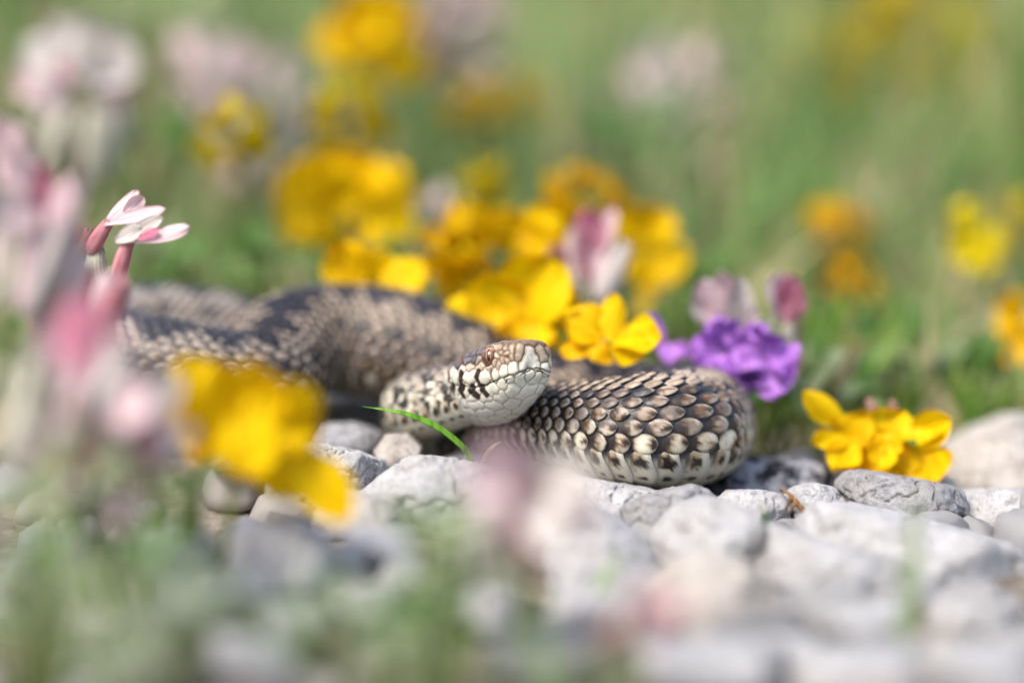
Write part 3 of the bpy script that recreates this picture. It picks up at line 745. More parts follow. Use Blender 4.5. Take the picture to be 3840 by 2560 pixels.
def outline_stone(pts, Y, depth, label, mat='stone', sub=5, seed=1, k=18, rough=.05, top=.35, group=None, nface=11):
    W = np.array([at(x, y, Y) for x, y in pts])
    x, z = W[:, 0], W[:, 2]
    ar = 0; cx = cz = 0
    for i in range(len(x)):
        j = (i+1) % len(x); cr = x[i]*z[j]-x[j]*z[i]; ar += cr; cx += (x[i]+x[j])*cr; cz += (z[i]+z[j])*cr
    cx /= 3*ar; cz /= 3*ar; sg = np.sign(ar)
    pl = []
    for i in range(len(x)):
        j = (i+1) % len(x); e = np.array([x[j]-x[i], z[j]-z[i]]); nrm = np.array([e[1], -e[0]])*sg; nrm /= np.linalg.norm(nrm)
        h = nrm@np.array([x[i]-cx, z[i]-cz]); pl.append((nrm[0]*RGT+nrm[1]*UPV, max(h, .0012)*1.03))     # edge planes run along the view so that the outline holds
    size = (x.max()-x.min()+z.max()-z.min())/4
    rng = np.random.RandomState(seed)
    hd = depth*MM/2
    hz = z.max()-cz; hx = (x.max()-x.min())/2
    pl += [((rng.uniform(-.15, .15), -1, rng.uniform(-.1, .2)), hd), ((rng.uniform(-.15, .15), 1, 0), hd), ((0, -.62, .78), lerp(hz, hd, .35)*1.02)]
    for i in range(nface):
        v = np.array([rng.uniform(-1, 1), -abs(rng.uniform(.25, 1)) if i < nface-2 else rng.uniform(.3, 1), rng.uniform(-.3, 1)*(.5+top)]); v /= np.linalg.norm(v)
        sup = math.sqrt((v[0]*hx)**2+(v[1]*hd)**2+(v[2]*hz)**2)
        pl.append((v, sup*rng.uniform(.80, 1.02)))
    me = rock(pl, sub, seed, k, rough, size, M[mat])
    o = link('stone', me, None, (cx, Y, cz)); tag(o, label, 'stone', group); return o
ST = [
 ([(1040, 1690), (1150, 1668), (1330, 1688), (1420, 1720), (1462, 1760), (1440, 1800), (1330, 1850), (1120, 1900), (1000, 1850)], 2, 26, 'smooth white stone with rounded edge beside the yellow petals in front of the coils', 'stone', 31),
 ([(1325, 1840), (1450, 1770), (1520, 1715), (1575, 1697), (1700, 1728), (1860, 1745), (1960, 1900), (1800, 2010), (1480, 2000), (1360, 1900)], -12, 34, 'angular white stone with a peaked top below the curved grass blade', 'stone', 12),
 ([(1160, 1640), (1200, 1592), (1330, 1588), (1440, 1630), (1430, 1690), (1250, 1720)], 24, 22, 'small bluish grey stone in the gap beneath the raised coil', 'stonegrey', 13),
 ([(1405, 1690), (1450, 1632), (1530, 1630), (1580, 1680), (1560, 1780), (1420, 1780)], 14, 16, 'small tan stone wedged under the snake\'s neck', 'stonewarm', 14),
 ([(2010, 1810), (2100, 1782), (2250, 1800), (2420, 1832), (2510, 1848), (2480, 1900), (2400, 1960), (2150, 1990), (2020, 1900)], -3, 30, 'sandy speckled flat stone bearing the thick front coil', 'stone', 15),
 ([(2315, 1905), (2380, 1862), (2500, 1838), (2590, 1812), (2660, 1840), (2690, 1880), (2600, 1940), (2440, 1998), (2340, 1970)], -14, 17, 'smooth grey lens shaped pebble under the thick front coil', 'stonegrey', 16),
 ([(2450, 2030), (2500, 1950), (2590, 1880), (2700, 1880), (2830, 1930), (2900, 2060), (2850, 2180), (2600, 2160), (2470, 2090)], -34, 30, 'rounded white stone with grey flank behind the thin green shoot', 'stone', 17),
 ([(2690, 1870), (2740, 1845), (2850, 1838), (2950, 1860), (2985, 1900), (2940, 1960), (2760, 1960), (2690, 1910)], -6, 15, 'knobbly grey white stone left touching the dry root', 'stone', 18),
 ([(2945, 1870), (2990, 1830), (3060, 1815), (3130, 1830), (3165, 1880), (3130, 1960), (2980, 1950)], -4, 15, 'grainy bright white stone with crumbly crest touching the dry root', 'stone', 19),
 ([(3118, 1805), (3160, 1768), (3250, 1765), (3420, 1795), (3560, 1822), (3612, 1840), (3618, 1920), (3590, 1960), (3450, 1930), (3280, 1930), (3170, 1860)], 2, 24, 'long grey slab of stone below the golden flower cluster', 'stonegrey', 20),
 ([(2620, 1800), (2720, 1700), (2860, 1715), (3080, 1740), (3130, 1770), (3110, 1850), (2950, 1890), (2700, 1880)], 28, 24, 'black stained flat stone tucked against the right side of the coil', 'stonestain', 21),
 ([(3490, 1740), (3580, 1660), (3700, 1600), (3800, 1555), (3960, 1570), (4020, 1700), (3980, 1860), (3700, 1870), (3520, 1850)], 52, 40, 'large cream coloured boulder beyond the golden flower cluster', 'stonewarm', 22),
 ([(3590, 1900), (3640, 1850), (3760, 1835), (3900, 1850), (3960, 1980), (3840, 2060), (3660, 2000)], 6, 26, 'white stone with fine dark specks touching the far end of the long grey slab', 'stone', 23),
 ([(2975, 1960), (3040, 1890), (3110, 1868), (3300, 1915), (3560, 1950), (3760, 2010), (3850, 2110), (3820, 2200), (3600, 2250), (3200, 2180), (3020, 2060)], -26, 46, 'broad white stone with scattered dark specks in front of the long grey slab', 'stone', 24),
 ([(2870, 2140), (2890, 1960), (2990, 1935), (3150, 1990), (3350, 2110), (3480, 2150), (3500, 2220), (3200, 2230), (2920, 2200)], -46, 30, 'flat bluish white stone with a straight left edge beside the green shoot', 'stone', 25),
 ([(2440, 2200), (2500, 2120), (2640, 2070), (2790, 2110), (2900, 2230), (2860, 2360), (2600, 2380), (2450, 2320)], -72, 30, 'warm beige rounded stone next to the faded pink petals', 'stonewarm', 26),
 ([(2020, 2000), (2150, 1900), (2260, 1915), (2380, 1990), (2455, 2080), (2440, 2180), (2300, 2240), (2060, 2200)], -42, 34, 'big rounded white stone behind the blurred pink flower head', 'stone', 27),
 ([(1180, 1880), (1300, 1840), (1430, 1880), (1540, 1960), (1500, 2010), (1300, 2000), (1180, 1960)], -30, 22, 'beige shaded stone under the drooping yellow petal', 'stonewarm', 28),
 ([(880, 2050), (980, 1970), (1120, 1960), (1230, 2010), (1250, 2140), (1150, 2230), (950, 2210)], -70, 26, 'pale lilac white stone beneath the large yellow foreground flower', 'stone', 29),
 ([(470, 2080), (520, 1990), (640, 1960), (760, 2010), (790, 2110), (700, 2170), (530, 2160)], -78, 24, 'round white stone among leaves below the pink foreground spike', 'stone', 30),
]
for pts, Y, dep, lab, mt, sd_ in ST:
    outline_stone(pts, Y*MM, dep, lab, mt, 6 if abs(Y) < 5 or sd_ == 12 else 5, sd_, k=60 if mt != 'stonegrey' else 26, rough=.10)
# more foreground stones, further out of focus
rng = np.random.RandomState(77)
def cobble(px, py, Y, wpx, hpx, mat, label, group):
    c = at(px, py, Y*MM); s = pxsize(Y*MM)
    dims = (wpx*s/2, wpx*s/2*rng.uniform(.7, 1.0), hpx*s/2)
    me = rock(rand_planes(rng, 9, dims), 4, rng.randint(1000), 14, .06, max(dims), M[mat])
    o = link('stone', me, None, c, (0, 0, rng.uniform(-.3, .3))); tag(o, label, 'stone', group)
FG = [(1420, 2060, -58, 300, 150, 'stone'), (1500, 2180, -72, 240, 170, 'stone'), (1760, 2130, -62, 330, 210, 'stone'), (2230, 2330, -90, 420, 230, 'stone'), (3000, 2300, -74, 330, 170, 'stonegrey'),
 (3250, 2360, -88, 420, 190, 'stone'), (3640, 2340, -70, 420, 240, 'stone'), (2640, 2520, -118, 560, 240, 'stone'), (3180, 2560, -122, 560, 240, 'stone'), (3700, 2540, -112, 520, 240, 'stone'),
 (2020, 2480, -118, 420, 200, 'stonegrey'), (3420, 2240, -60, 300, 140, 'stonegrey'), (330, 2360, -118, 240, 170, 'stonewarm'), (2900, 2470, -100, 330, 170, 'stone'), (3460, 2470, -102, 300, 160, 'stonewarm'), (3850, 2200, -34, 280, 240, 'stonegrey'),
 (720, 2250, -100, 280, 180, 'stone'), (1120, 2330, -96, 300, 180, 'stone'), (110, 2150, -84, 260, 200, 'stone'), (2420, 2420, -106, 300, 200, 'stonewarm'), (1820, 2290, -88, 300, 180, 'stone'), (560, 2330, -108, 300, 190, 'stone'), (900, 2200, -86, 320, 190, 'stone'), (1350, 2260, -84, 300, 190, 'stone'), (250, 2080, -92, 300, 190, 'stone'), (960, 2480, -128, 360, 200, 'stone'), (1500, 2450, -122, 360, 200, 'stonewarm'), (480, 2500, -132, 360, 200, 'stone'), (1250, 2120, -66, 260, 150, 'stone'), (640, 2080, -84, 240, 150, 'stone')]
for px, py, Y, wp, hp, mt in FG:
    lab = {'stone': 'blurred white limestone cobble lying in the loose foreground heap', 'stonegrey': 'blurred grey limestone cobble lying in the loose foreground heap', 'stonewarm': 'blurred beige limestone cobble lying in the loose foreground heap'}[mt]
    cobble(px, py, Y, wp, hp, mt, lab, {'stone': 'white foreground cobbles', 'stonegrey': 'grey foreground cobbles', 'stonewarm': 'beige foreground cobbles'}[mt])
# fill: smaller stones bedded in the ground between them
POOL = [rock(rand_planes(rng, 9, (1, .85, .62)), 3, 200+i, 13, .07, 1.0, M[m_]) for i, m_ in enumerate(['stone', 'stone', 'stonegrey', 'stone', 'stonewarm', 'stone'])]
nfill = 0
for i in range(900):
    x = rng.uniform(-.13, .15); y = rng.uniform(-.19, .085)
    if nfill >= 240: break
    if y < -.04 and x < -.02 and rng.rand() < .45: continue
    if y > .03 and rng.rand() < .5: continue
    s = rng.uniform(.003, .0085)
    z = float(ground_z(x, y))+s*.2
    d = np.linalg.norm(CC-np.array([x, y, z]), axis=1)-RR
    if d.min() < s*.9: continue
    m_ = POOL[rng.randint(len(POOL))]
    o = link('pebble', m_, None, (x, y, z), (rng.uniform(-.4, .4), rng.uniform(-.4, .4), rng.uniform(0, 6.28))); o.scale = (s, s, s)
    nm = m_.materials[0].name
    tag(o, {'limestone': 'small white pebble bedded in the soil between larger stones', 'limestone_grey': 'small grey pebble bedded in the soil between larger stones', 'limestone_warm': 'small beige pebble bedded in the soil between larger stones'}[nm],
        'pebble', {'limestone': 'white filler pebbles', 'limestone_grey': 'grey filler pebbles', 'limestone_warm': 'beige filler pebbles'}[nm]); nfill += 1
# stones in the soil behind the snake
for px, py, Y, wp, hp in [(3750, 1950, 30, 260, 180), (1730, 1740, 22, 200, 110), (900, 1690, 8, 300, 160), (1960, 1760, 12, 220, 110), (2560, 1790, 36, 320, 120), (2360, 1790, 30, 300, 110), (3330, 1840, 30, 260, 130), (1330, 1548, 72, 330, 130), (1480, 1530, 80, 260, 120)]:
    cobble(px, py, Y, wp, hp, 'stone', 'white stone half hidden beneath and behind the snake coils', 'stones under the snake')

# ------------------------------------------------------------------ tubes, petals, leaves
def tube(pts, radii, seg=8, close=True):
    P = np.asarray(pts, float); n = len(P); Tn = unit(np.gradient(P, axis=0))
    ref = np.array([0.3, 0.2, 1.0]) if abs(Tn[0, 2]) < .9 else np.array([1., .1, 0])
    A = unit(np.cross(Tn, ref)); B = np.cross(Tn, A)
    ang = np.linspace(0, 2*math.pi, seg, endpoint=False)
    V = P[:, None]+np.asarray(radii)[:, None, None]*(np.cos(ang)[None, :, None]*A[:, None]+np.sin(ang)[None, :, None]*B[:, None])
    V = V.reshape(-1, 3); F = [tuple(f) for f in grid_faces(n, seg, True)]
    if close: F += [tuple(range(seg))[::-1], tuple((n-1)*seg+j for j in range(seg))]
    return V, F
def bezier(p0, p1, p2, n=12):
    t = np.linspace(0, 1, n)[:, None]; return (1-t)**2*np.asarray(p0)+2*t*(1-t)*np.asarray(p1)+t**2*np.asarray(p2)
def petal_grid(L, Wd, cup=.25, curl=.3, tip=.6, base=.25, nl=10, nw=8, ruf=0, seed=0, thick=.009, point=0.0):
    """petal along +y from the origin, face +z; closed thin shell"""
    t = np.linspace(0, 1, nl)[:, None]; v = np.linspace(-1, 1, nw)[None]
    hw = np.where(t < tip, base+(1-base)*np.sin(np.clip(t/tip, 0, 1)*math.pi/2)**1.3, np.clip(1-np.clip((t-tip)/(1-tip+1e-6), 0, 1)**(2-.35*point), 0, 1)**(.5+.45*point))
    hw = np.maximum(hw, .02)
    x = hw*v*Wd/2; ang = curl*t
    cu = curl if abs(curl) > 1e-3 else 1e-3
    y = L*np.sin(cu*t)/cu + 0*v
    z = L*(1-np.cos(cu*t))/cu + cup*Wd*(v**2)*hw*.5
    rs = np.random.RandomState(seed)
    z = z + ruf*Wd*np.sin(v*4+rs.uniform(0, 6))*t**2*.12 + ruf*Wd*.1*np.sin(t*7+rs.uniform(0, 6))*v
    top = np.stack(np.broadcast_arrays(x, y, z), -1)
    bot = top.copy(); bot[..., 2] -= thick*L
    V = np.vstack([top.reshape(-1, 3), bot.reshape(-1, 3)]); n = nl*nw
    f = grid_faces(nl, nw); F = [tuple(a) for a in f[:, ::-1]]+[tuple(a+n) for a in f]
    rim = [i*nw for i in range(nl)]+[(nl-1)*nw+j for j in range(1, nw)]+[i*nw+nw-1 for i in range(nl-2, -1, -1)]+[j for j in range(nw-2, 0, -1)]
    for a, b in zip(rim, rim[1:]+rim[:1]): F.append((a, b, b+n, a+n))
    return V, F
def frame(y, z):
    y = unit(np.asarray(y, float)); z = np.asarray(z, float); z = unit(z-(z@y)*y); x = np.cross(y, z)
    return Matrix((tuple(x), tuple(y), tuple(z))).transposed().to_4x4()
_PM = {}
def pmesh(key, mat, **k):
    kk = (key, mat)
    if kk not in _PM:
        V, F = petal_grid(**k); _PM[kk] = mesh(key, V, F, M[mat])
    return _PM[kk]
def put(name, me, parent, loc, y, z, s):
    o = bpy.data.objects.new(name, me); COL.objects.link(o); o.parent = parent
    o.matrix_local = Matrix.Translation(Vector([float(c) for c in loc])) @ frame(y, z) @ Matrix.Diagonal((s, s, s, 1))
    return o
def lathe_mesh(key, mat, prof, seg=10):
    kk = (key, mat)
    if kk not in _PM:
        pts = [(0, p[0], 0) for p in prof]; V, F = tube(pts, [p[1] for p in prof], seg); _PM[kk] = mesh(key, V, F, M[mat])
    return _PM[kk]
CALYX = [(0, .05), (.06, .12), (.2, .2), (.45, .22), (.7, .17), (.78, .13)]

def pea_floret(parent, loc, d, up, size, pm, cal='stem', seed=0, spread=1.0):
    """a pea flower: calyx (part) with standard, two wings and keel (sub-parts); d = direction it faces"""
    rs = np.random.RandomState(seed)
    ca = put('calyx', lathe_mesh('calyx', cal, [(a*.5, b*.75) for a, b in CALYX]), parent, loc, d, up, size)
    def sub(name, key, y, z, l, s, **k):
        o = bpy.data.objects.new(name, pmesh(key, pm, **k)); COL.objects.link(o); o.parent = ca
        o.matrix_local = Matrix.Translation(Vector(l)) @ frame(y, z) @ Matrix.Diagonal((s, s, s, 1))
    j = lambda: rs.uniform(-.12, .12)
    sub('standard_petal', 'standard_petal', (j(), .75*spread, .85+j()), (0, 1.0, -.5), (0, .22, .02), 1, L=.95, Wd=1.25, cup=.25, curl=-.5, tip=.6, base=.3, ruf=.6, nl=9, nw=9)
    for s in (-1, 1):
        sub('wing_petal', 'wing_petal', (.30*s+j(), 1.0, .0+j()), (s*1.0, -.2, .25), (.06*s, .26, 0), 1, L=.88, Wd=.72, cup=.3, curl=.5, tip=.62, base=.3, ruf=.5, nl=8, nw=6)
    sub('keel_petal', 'keel_petal', (j(), 1.0, -.18), (0, .1, 1), (0, .24, -.04), 1, L=.68, Wd=.36, cup=1.2, curl=.6, tip=.55, base=.3, nl=7, nw=6)
    return ca
def stem_to_ground(parent, top, o0, rng_, r=.0007, mat='stem', lean=.01):
    top = np.asarray(top); bx, by = top[0]+rng_.uniform(-lean, lean), top[1]+rng_.uniform(-lean*.5, lean)
    b = np.array([bx, by, float(ground_z(bx, by))-.004])
    mid = (top+b)/2+np.array([rng_.uniform(-lean, lean)*.6, 0, .1*(top[2]-b[2])])
    V, F = tube(bezier(b, mid, top, 10)-o0, np.linspace(r*1.2, r, 10), 7)
    link('stem', mesh('stem', V, F, M[mat]), parent); return b
def trefoil(px, py, Y, wpx, label, mat='yellow', n=5, seed=0, group=None, face=(0, -.6, .5), ring=.34, scale=.56):
    """umbel of pea flowers about wpx photo pixels wide"""
    rs = np.random.RandomState(seed); c = at(px, py, Y*MM); s = pxsize(Y*MM)*wpx
    rt = empty('yellow_flower', c, label, 'flower', group); o0 = c
    fd = unit(np.array(face, float)); a0 = rs.uniform(0, 6.28)
    ax = unit(np.cross(fd, [0.13, .2, 1])); ay = np.cross(fd, ax)
    for i in range(n):
        a = a0+i*2*math.pi/n+rs.uniform(-.25, .25)
        rad = math.cos(a)*ax+math.sin(a)*ay
        d = unit(rad*1.0+fd*rs.uniform(.25, .8))
        pea_floret(rt, rad*s*ring*.25+rs.uniform(-.04, .04, 3)*s, d, unit(fd*.7-rad*.2+np.array([0, 0, .8])), s*scale*rs.uniform(.85, 1.15), mat, 'stem', seed*31+i)
    stem_to_ground(rt, c-fd*s*.05, o0, rs)
    return rt
# the blurred yellow flowers, nearest ones first
TF = [
 (1770, 960, 92, 300, 'yellow flower cluster peeping out behind the large bright yellow one', 'yellow', 5, 14, (-.3, -.7, .3)),
 (2170, 760, 128, 260, 'yellow flower bud cluster above the pink and white buds', 'yellow', 4, 16, (0, -.8, .4)),
 (1330, 480, 170, 260, 'yellow flower perched above the biggest golden cluster', 'lemon', 4, 18, (0, -.8, .3)),
 (880, 520, 130, 240, 'lone round lemon yellow flower below a drooping pale pink spike', 'lemon', 4, 19, (0, -.9, .2)),
 (1780, 430, 245, 190, 'dull yellow flower far back with a smaller twin beside it', 'yellow', 3, 21, (0, -.8, .3)),
 (1990, 385, 265, 150, 'smaller dull yellow twin of the far back flower', 'yellow', 3, 22, (0, -.8, .3)),
 (1815, 720, 165, 190, 'small lemon yellow flower on a bare stem above the yellow bank', 'lemon', 4, 23, (.2, -.8, .3)),
 (3160, 900, 190, 220, 'narrow dark golden flower above faded orange petals', 'golden', 3, 24, (0, -.8, .5)),
 (3200, 1110, 175, 190, 'faded orange flower below the narrow dark golden one', 'golden', 3, 25, (0, -.8, .2)),
 (3180, 1345, 100, 150, 'small yellow bud flower low in the leaves right of the purple blooms', 'yellow', 3, 28, (0, -.8, .3)),
 (3560, 1090, 220, 190, 'washed out orange flower in the tall grass', 'golden', 3, 29, (0, -.8, .3)),
]
for t_ in TF: trefoil(*t_[:4], t_[4], t_[5], t_[6], t_[7], None, t_[8])
for i, (px, py, Y, wp) in enumerate([(3000, 260, 360, 230), (3200, 320, 380, 230), (3420, 250, 400, 260), (3510, 130, 400, 260), (3420, 440, 340, 230), (3640, 500, 350, 200), (3300, 150, 430, 220), (3560, 330, 400, 240), (3080, 170, 420, 200), (3720, 300, 420, 220), (3850, 850, 210, 200), (3120, 430, 330, 220), (3340, 560, 320, 200), (3620, 180, 360, 240), (3480, 300, 330, 240), (3240, 220, 340, 240), (3400, 60, 380, 240), (3050, 330, 330, 200)]):
    trefoil(px, py, Y, wp, 'far yellow flower dissolving into the tall meadow grass', 'lemon', 5, 60+i, 'far yellow meadow flowers', (0, -.8, .4))
def traced_flower(name, label, petals, Y, cat='flower', stem_px=None, calyxes=(), stem_mat='stem', seed=0, cup=.28, ruf=.55, point=0.0):
    """petals: (base px, tip px, width px, dY base, dY tip, facing, material, curl)"""
    rs = np.random.RandomState(seed)
    c = at(*petals[0][0], Y*MM); rt = empty(name, c, label, cat)
    for i, (b, t, wpx, yb, yt, fc, mt, cu) in enumerate(petals):
        B = at(*b, (Y+yb)*MM); T_ = at(*t, (Y+yt)*MM); L = np.linalg.norm(T_-B); Wd = wpx*pxsize(Y*MM)
        V, F = petal_grid(1.0, Wd/L, cup=cup*(1 if i % 3 else -.7), curl=cu, tip=.58, base=.32, nl=14, nw=11, ruf=ruf, seed=seed+i, point=point*(.4+.6*((i*7) % 5)/4))
        # aim so that the curled tip still lands on T_
        e = V[:14*11].reshape(14, 11, 3)[-1, 5]; sc = 1/np.linalg.norm(e[1:]); th = math.atan2(e[2], e[1])
        V = V*sc; cth, sth = math.cos(-th), math.sin(-th)
        V = np.stack([V[:, 0]/sc, V[:, 1]*cth-V[:, 2]*sth, V[:, 1]*sth+V[:, 2]*cth], -1)
        put('petal', mesh('petal', V, F, M[mt]), rt, B-c, T_-B, fc, L)
    cl = []
    for b, t, wpx, mt, dY in calyxes:
        if wpx < 100: cl.append((b, t, wpx, mt, dY)); continue
        for k in range(4):
            jx, jy = (k-1.5)*wpx*.24, rs.uniform(-.25, .25)*wpx
            cl.append(((b[0]+jx*.5, b[1]+jy*.5), (t[0]+jx*1.5, t[1]+jy), wpx*rs.uniform(.38, .5), (mt, mt, 'palepink', 'white')[k] if mt != 'calyxbrown' else (mt, 'cream', 'cream', 'palepink')[k], dY+rs.uniform(-5, 5)))
    for b, t, wpx, mt, dY in cl:
        B = at(*b, (Y+dY)*MM); T_ = at(*t, (Y+dY)*MM); L = np.linalg.norm(T_-B); wd = wpx*pxsize(Y*MM)/L/2
        Vc, Fc = tube([(0, a, 0) for a in (0, .06, .2, .45, .7, .88, 1.0)], [wd*k for k in (.25, .55, .85, 1, .92, .80, .62)], 16)
        Vc[-16::2, 1] += .16; Vc[-15::2, 1] -= .06; Vc[:, 0] += wd*.22*np.sin(Vc[:, 1]*2.4+len(mt)); Vc = Vc*(1+.10*(fbm(Vc*5+b[0], 3, 2)-.5)[:, None])
        me = mesh('calyx', Vc, Fc, M[mt])
        put('calyx', me, rt, B-c, T_-B, (0, -1, .3), L)
    if stem_px is not None:
        pts = [at(x, y, (Y+dy)*MM) for x, y, dy in stem_px]; P = np.array(pts)
        V, F = tube(catmull(np.c_[P, P[:, 0]*0], 6)[:, :3]-c, np.full((len(P)-1)*6+1, .0008), 8)
        link('stem', mesh('stem', V, F, M[stem_mat]), rt)
    return rt
def c5(x, y): return (2400+x*.6378, 900+y*.6378)
FCE = (0, -1, .25)
P_ = [(c5(1230, 1090), c5(965, 890), 92, 4, 1, (.3, -1, .3), 'yellow', .25), (c5(1250, 1180), c5(1003, 1195), 84, 3, 0, (0, -.8, .7), 'yellow', .4),
      (c5(1270, 1195), c5(1140, 1345), 120, 2, -4, (-.3, -1, .5), 'yellow', .5), (c5(1330, 1215), c5(1320, 985), 190, 2, 5, (0, -1, .5), 'yellow', -.6),
      (c5(1310, 1190), c5(1290, 1390), 150, 3, 2, (0, -1, .2), 'golden', .3), (c5(1450, 1180), c5(1405, 1352), 95, -2, -5, (-.1, -1, .4), 'yellow', .45),
      (c5(1430, 1205), c5(1450, 1000), 130, 3, 7, (0, -1, .5), 'yellow', -.5),
      (c5(1520, 1215), c5(1560, 1002), 190, 1, 5, (.1, -1, .5), 'yellow', -.6), (c5(1560, 1200), c5(1835, 1048), 120, 3, 1, (.2, -1, .5), 'yellow', .35),
      (c5(1540, 1180), c5(1560, 1400), 140, 1, -1, (0, -1, .2), 'golden', .3), (c5(1590, 1200), c5(1730, 1430), 130, 2, 0, (.3, -1, .2), 'golden', .35), (c5(1470, 1120), c5(1430, 1260), 110, -1, -4, (0, -1, .4), 'golden', .3)]
P_ = [(b_, t_, w_*(1.5 if w_ >= 130 else 1.2), *r_) for b_, t_, w_, *r_ in P_]
traced_flower('yellow_flower', 'sharp golden flower cluster with spread petals standing behind the long grey slab', P_, 24, stem_px=[(3290, 1500, 12), (3330, 1560, 8), (3340, 1660, 5), (3330, 1800, 8), (3320, 1900, 9)],
              calyxes=[((3300, 1560), (3260, 1500), 50, 'calyxbrown', 9), ((3370, 1560), (3345, 1505), 44, 'calyxbrown', 9)], seed=5, cup=.5, ruf=.9, point=.8)
def c4(x, y): return (1500+x*.5102, 600+y*.5102)
K_ = [(c4(1540, 1330), c4(1575, 975), 92, 0, 3, (-.1, -1, .2), 'yellow', .15), (c4(1480, 1320), c4(1190, 1130), 120, 2, 3, (.1, -1, .6), 'yellow', -.5),
      (c4(1560, 1340), c4(1925, 1330), 120, -1, -2, (.1, -.7, .8), 'yellow', .35), (c4(1540, 1300), c4(1760, 1240), 80, 3, 2, (0, -1, .6), 'yellow', .2),
      (c4(1560, 1340), c4(1800, 1470), 100, 0, -3, (0, -1, .5), 'yellow', .35), (c4(1480, 1340), c4(1170, 1420), 80, 1, 0, (0, -1, .5), 'golden', .3), (c4(1500, 1340), c4(1420, 1480), 110, 0, -2, (0, -1, .4), 'golden', .3), (c4(1300, 1200), c4(1240, 1120), 70, 3, 3, (0, -1, .3), 'yellow', .3)]
K_ = [(b_, t_, w_*(1.5 if i_ in (1, 2, 4) else 1.15), *r_) for i_, (b_, t_, w_, *r_) in enumerate(K_)]
traced_flower('yellow_flower', 'star shaped yellow flower with one upright petal leaning over the back of the coil', K_, 30, stem_px=[(2270, 1290, 2), (2200, 1260, 8), (2140, 1300, 12), (2080, 1420, 30), (2060, 1560, 34)], stem_mat='calyxbrown',
              calyxes=[((2130, 1330), (2180, 1290), 44, 'leaf', 5)], seed=6, cup=.5, ruf=.8, point=1.0)

# ---- pink and white vetch heads: inflated pale calyxes with pink corollas
def vetch_floret(parent, loc, d, up, size, cal, pm, seed=0):
    rs = np.random.RandomState(seed)
    ca = put('calyx', lathe_mesh('vetch_calyx', cal, [(0, .06), (.07, .15), (.25, .24), (.5, .25), (.75, .18), (.9, .12)], 10), parent, loc, d, up, size)
    def sub(name, key, y, z, l, **k):
        o = bpy.data.objects.new(name, pmesh(key, pm, **k)); COL.objects.link(o); o.parent = ca
        o.matrix_local = Matrix.Translation(Vector(l)) @ frame(y, z)
    j = lambda: rs.uniform(-.15, .15)
    sub('standard_petal', 'vetch_standard', (j(), 1, .45+j()), (0, .4, -1), (0, .7, .05), L=.85, Wd=.55, cup=-.5, curl=-.5, tip=.6, base=.4, nl=8, nw=7)
    for s in (-1, 1): sub('wing_petal', 'vetch_wing', (.18*s+j(), 1, j()), (s, 0, .2), (.06*s, .72, -.02), L=.65, Wd=.32, cup=.4, curl=.3, tip=.6, base=.4, nl=7, nw=5)
def vetch(px, py, Y, wpx, label, n=12, seed=0, group=None, axis=(0, -.2, 1), cals=('cream', 'white'), pets=('pink', 'palepink', 'white'), long=1.0, droop=.3, fs=.5, cat='flower'):
    rs = np.random.RandomState(seed); c = at(px, py, Y*MM); s = pxsize(Y*MM)*wpx
    rt = empty('pink_flower', c, label, cat, group)
    ax = unit(np.array(axis, float)); bx = unit(np.cross(ax, [.9, .3, .1])); by = np.cross(ax, bx)
    for i in range(n):
        u = (i+.5)/n; el = lerp(-droop*1.4, 1.35, u); a = i*2.399+seed
        rad = math.cos(a)*bx+math.sin(a)*by
        d = unit(math.cos(el)*rad+math.sin(el)*ax)
        base = ax*s*long*lerp(-.42, .12, u)+rad*s*.04
        pea = rs.randint
        vetch_floret(rt, base, d, unit(ax+.2*rad), s*fs*.6*rs.uniform(.85, 1.15), cals[rs.randint(len(cals))], pets[rs.randint(len(pets))], seed*17+i)
    core = tube([ax*s*long*k for k in (-.46, -.2, .05, .14)], [s*.05, s*.07, s*.05, s*.01], 8)
    link('flower_axis', mesh('flower_axis', *core, M['stem']), rt)
    stem_to_ground(rt, c-ax*s*long*.44, c, rs, .0009)
    return rt
PK = [
 (900, 360, 255, 560, 'drooping pale pink flower spike beyond the lemon yellow flower', 18, 2, (-.8, .1, .75), ('white', 'cream'), ('palepink', 'palepink', 'white'), 1.15, .5, .55),
 (2500, 420, 290, 520, 'faded pale pink flower head far off in the grass', 16, 6, (.5, -.2, .8), ('white', 'cream'), ('palepink', 'white'), .8, .6, .6),
 (1700, 90, 270, 420, 'faded dusky pink flower head right of the tall golden one', 14, 7, (.2, -.2, 1), ('white', 'calyxbrown'), ('palepink',), .9, .6, .6),
 (1650, 860, 170, 240, 'small faded beige pink flower head between two golden clusters', 9, 8, (0, -.2, 1), ('cream', 'calyxbrown'), ('palepink',), .9, .5, .7),
 (300, 1700, -110, 430, 'faded cream flower whorl under the soft blurred pink head', 12, 12, (.1, -.3, 1), ('cream', 'leafpale', 'calyxbrown'), ('white', 'palepink'), .9, .9, .62),
 (2420, 2290, -135, 260, 'faded pink flower head leaning over the foreground cobbles', 7, 15, (.8, -.3, .3), ('calyxpink', 'white'), ('palepink', 'pink'), .8, .6, .7),
]
for px, py, Y, wp, lab, n_, sd_, ax_, cs_, ps_, lg_, dr_, fs_ in PK:
    vetch(px, py, Y, wp, lab, n_, sd_, None, ax_, cs_, ps_, lg_, dr_, fs_)
def c1(x, y): return (x*.8291, y*.8291)
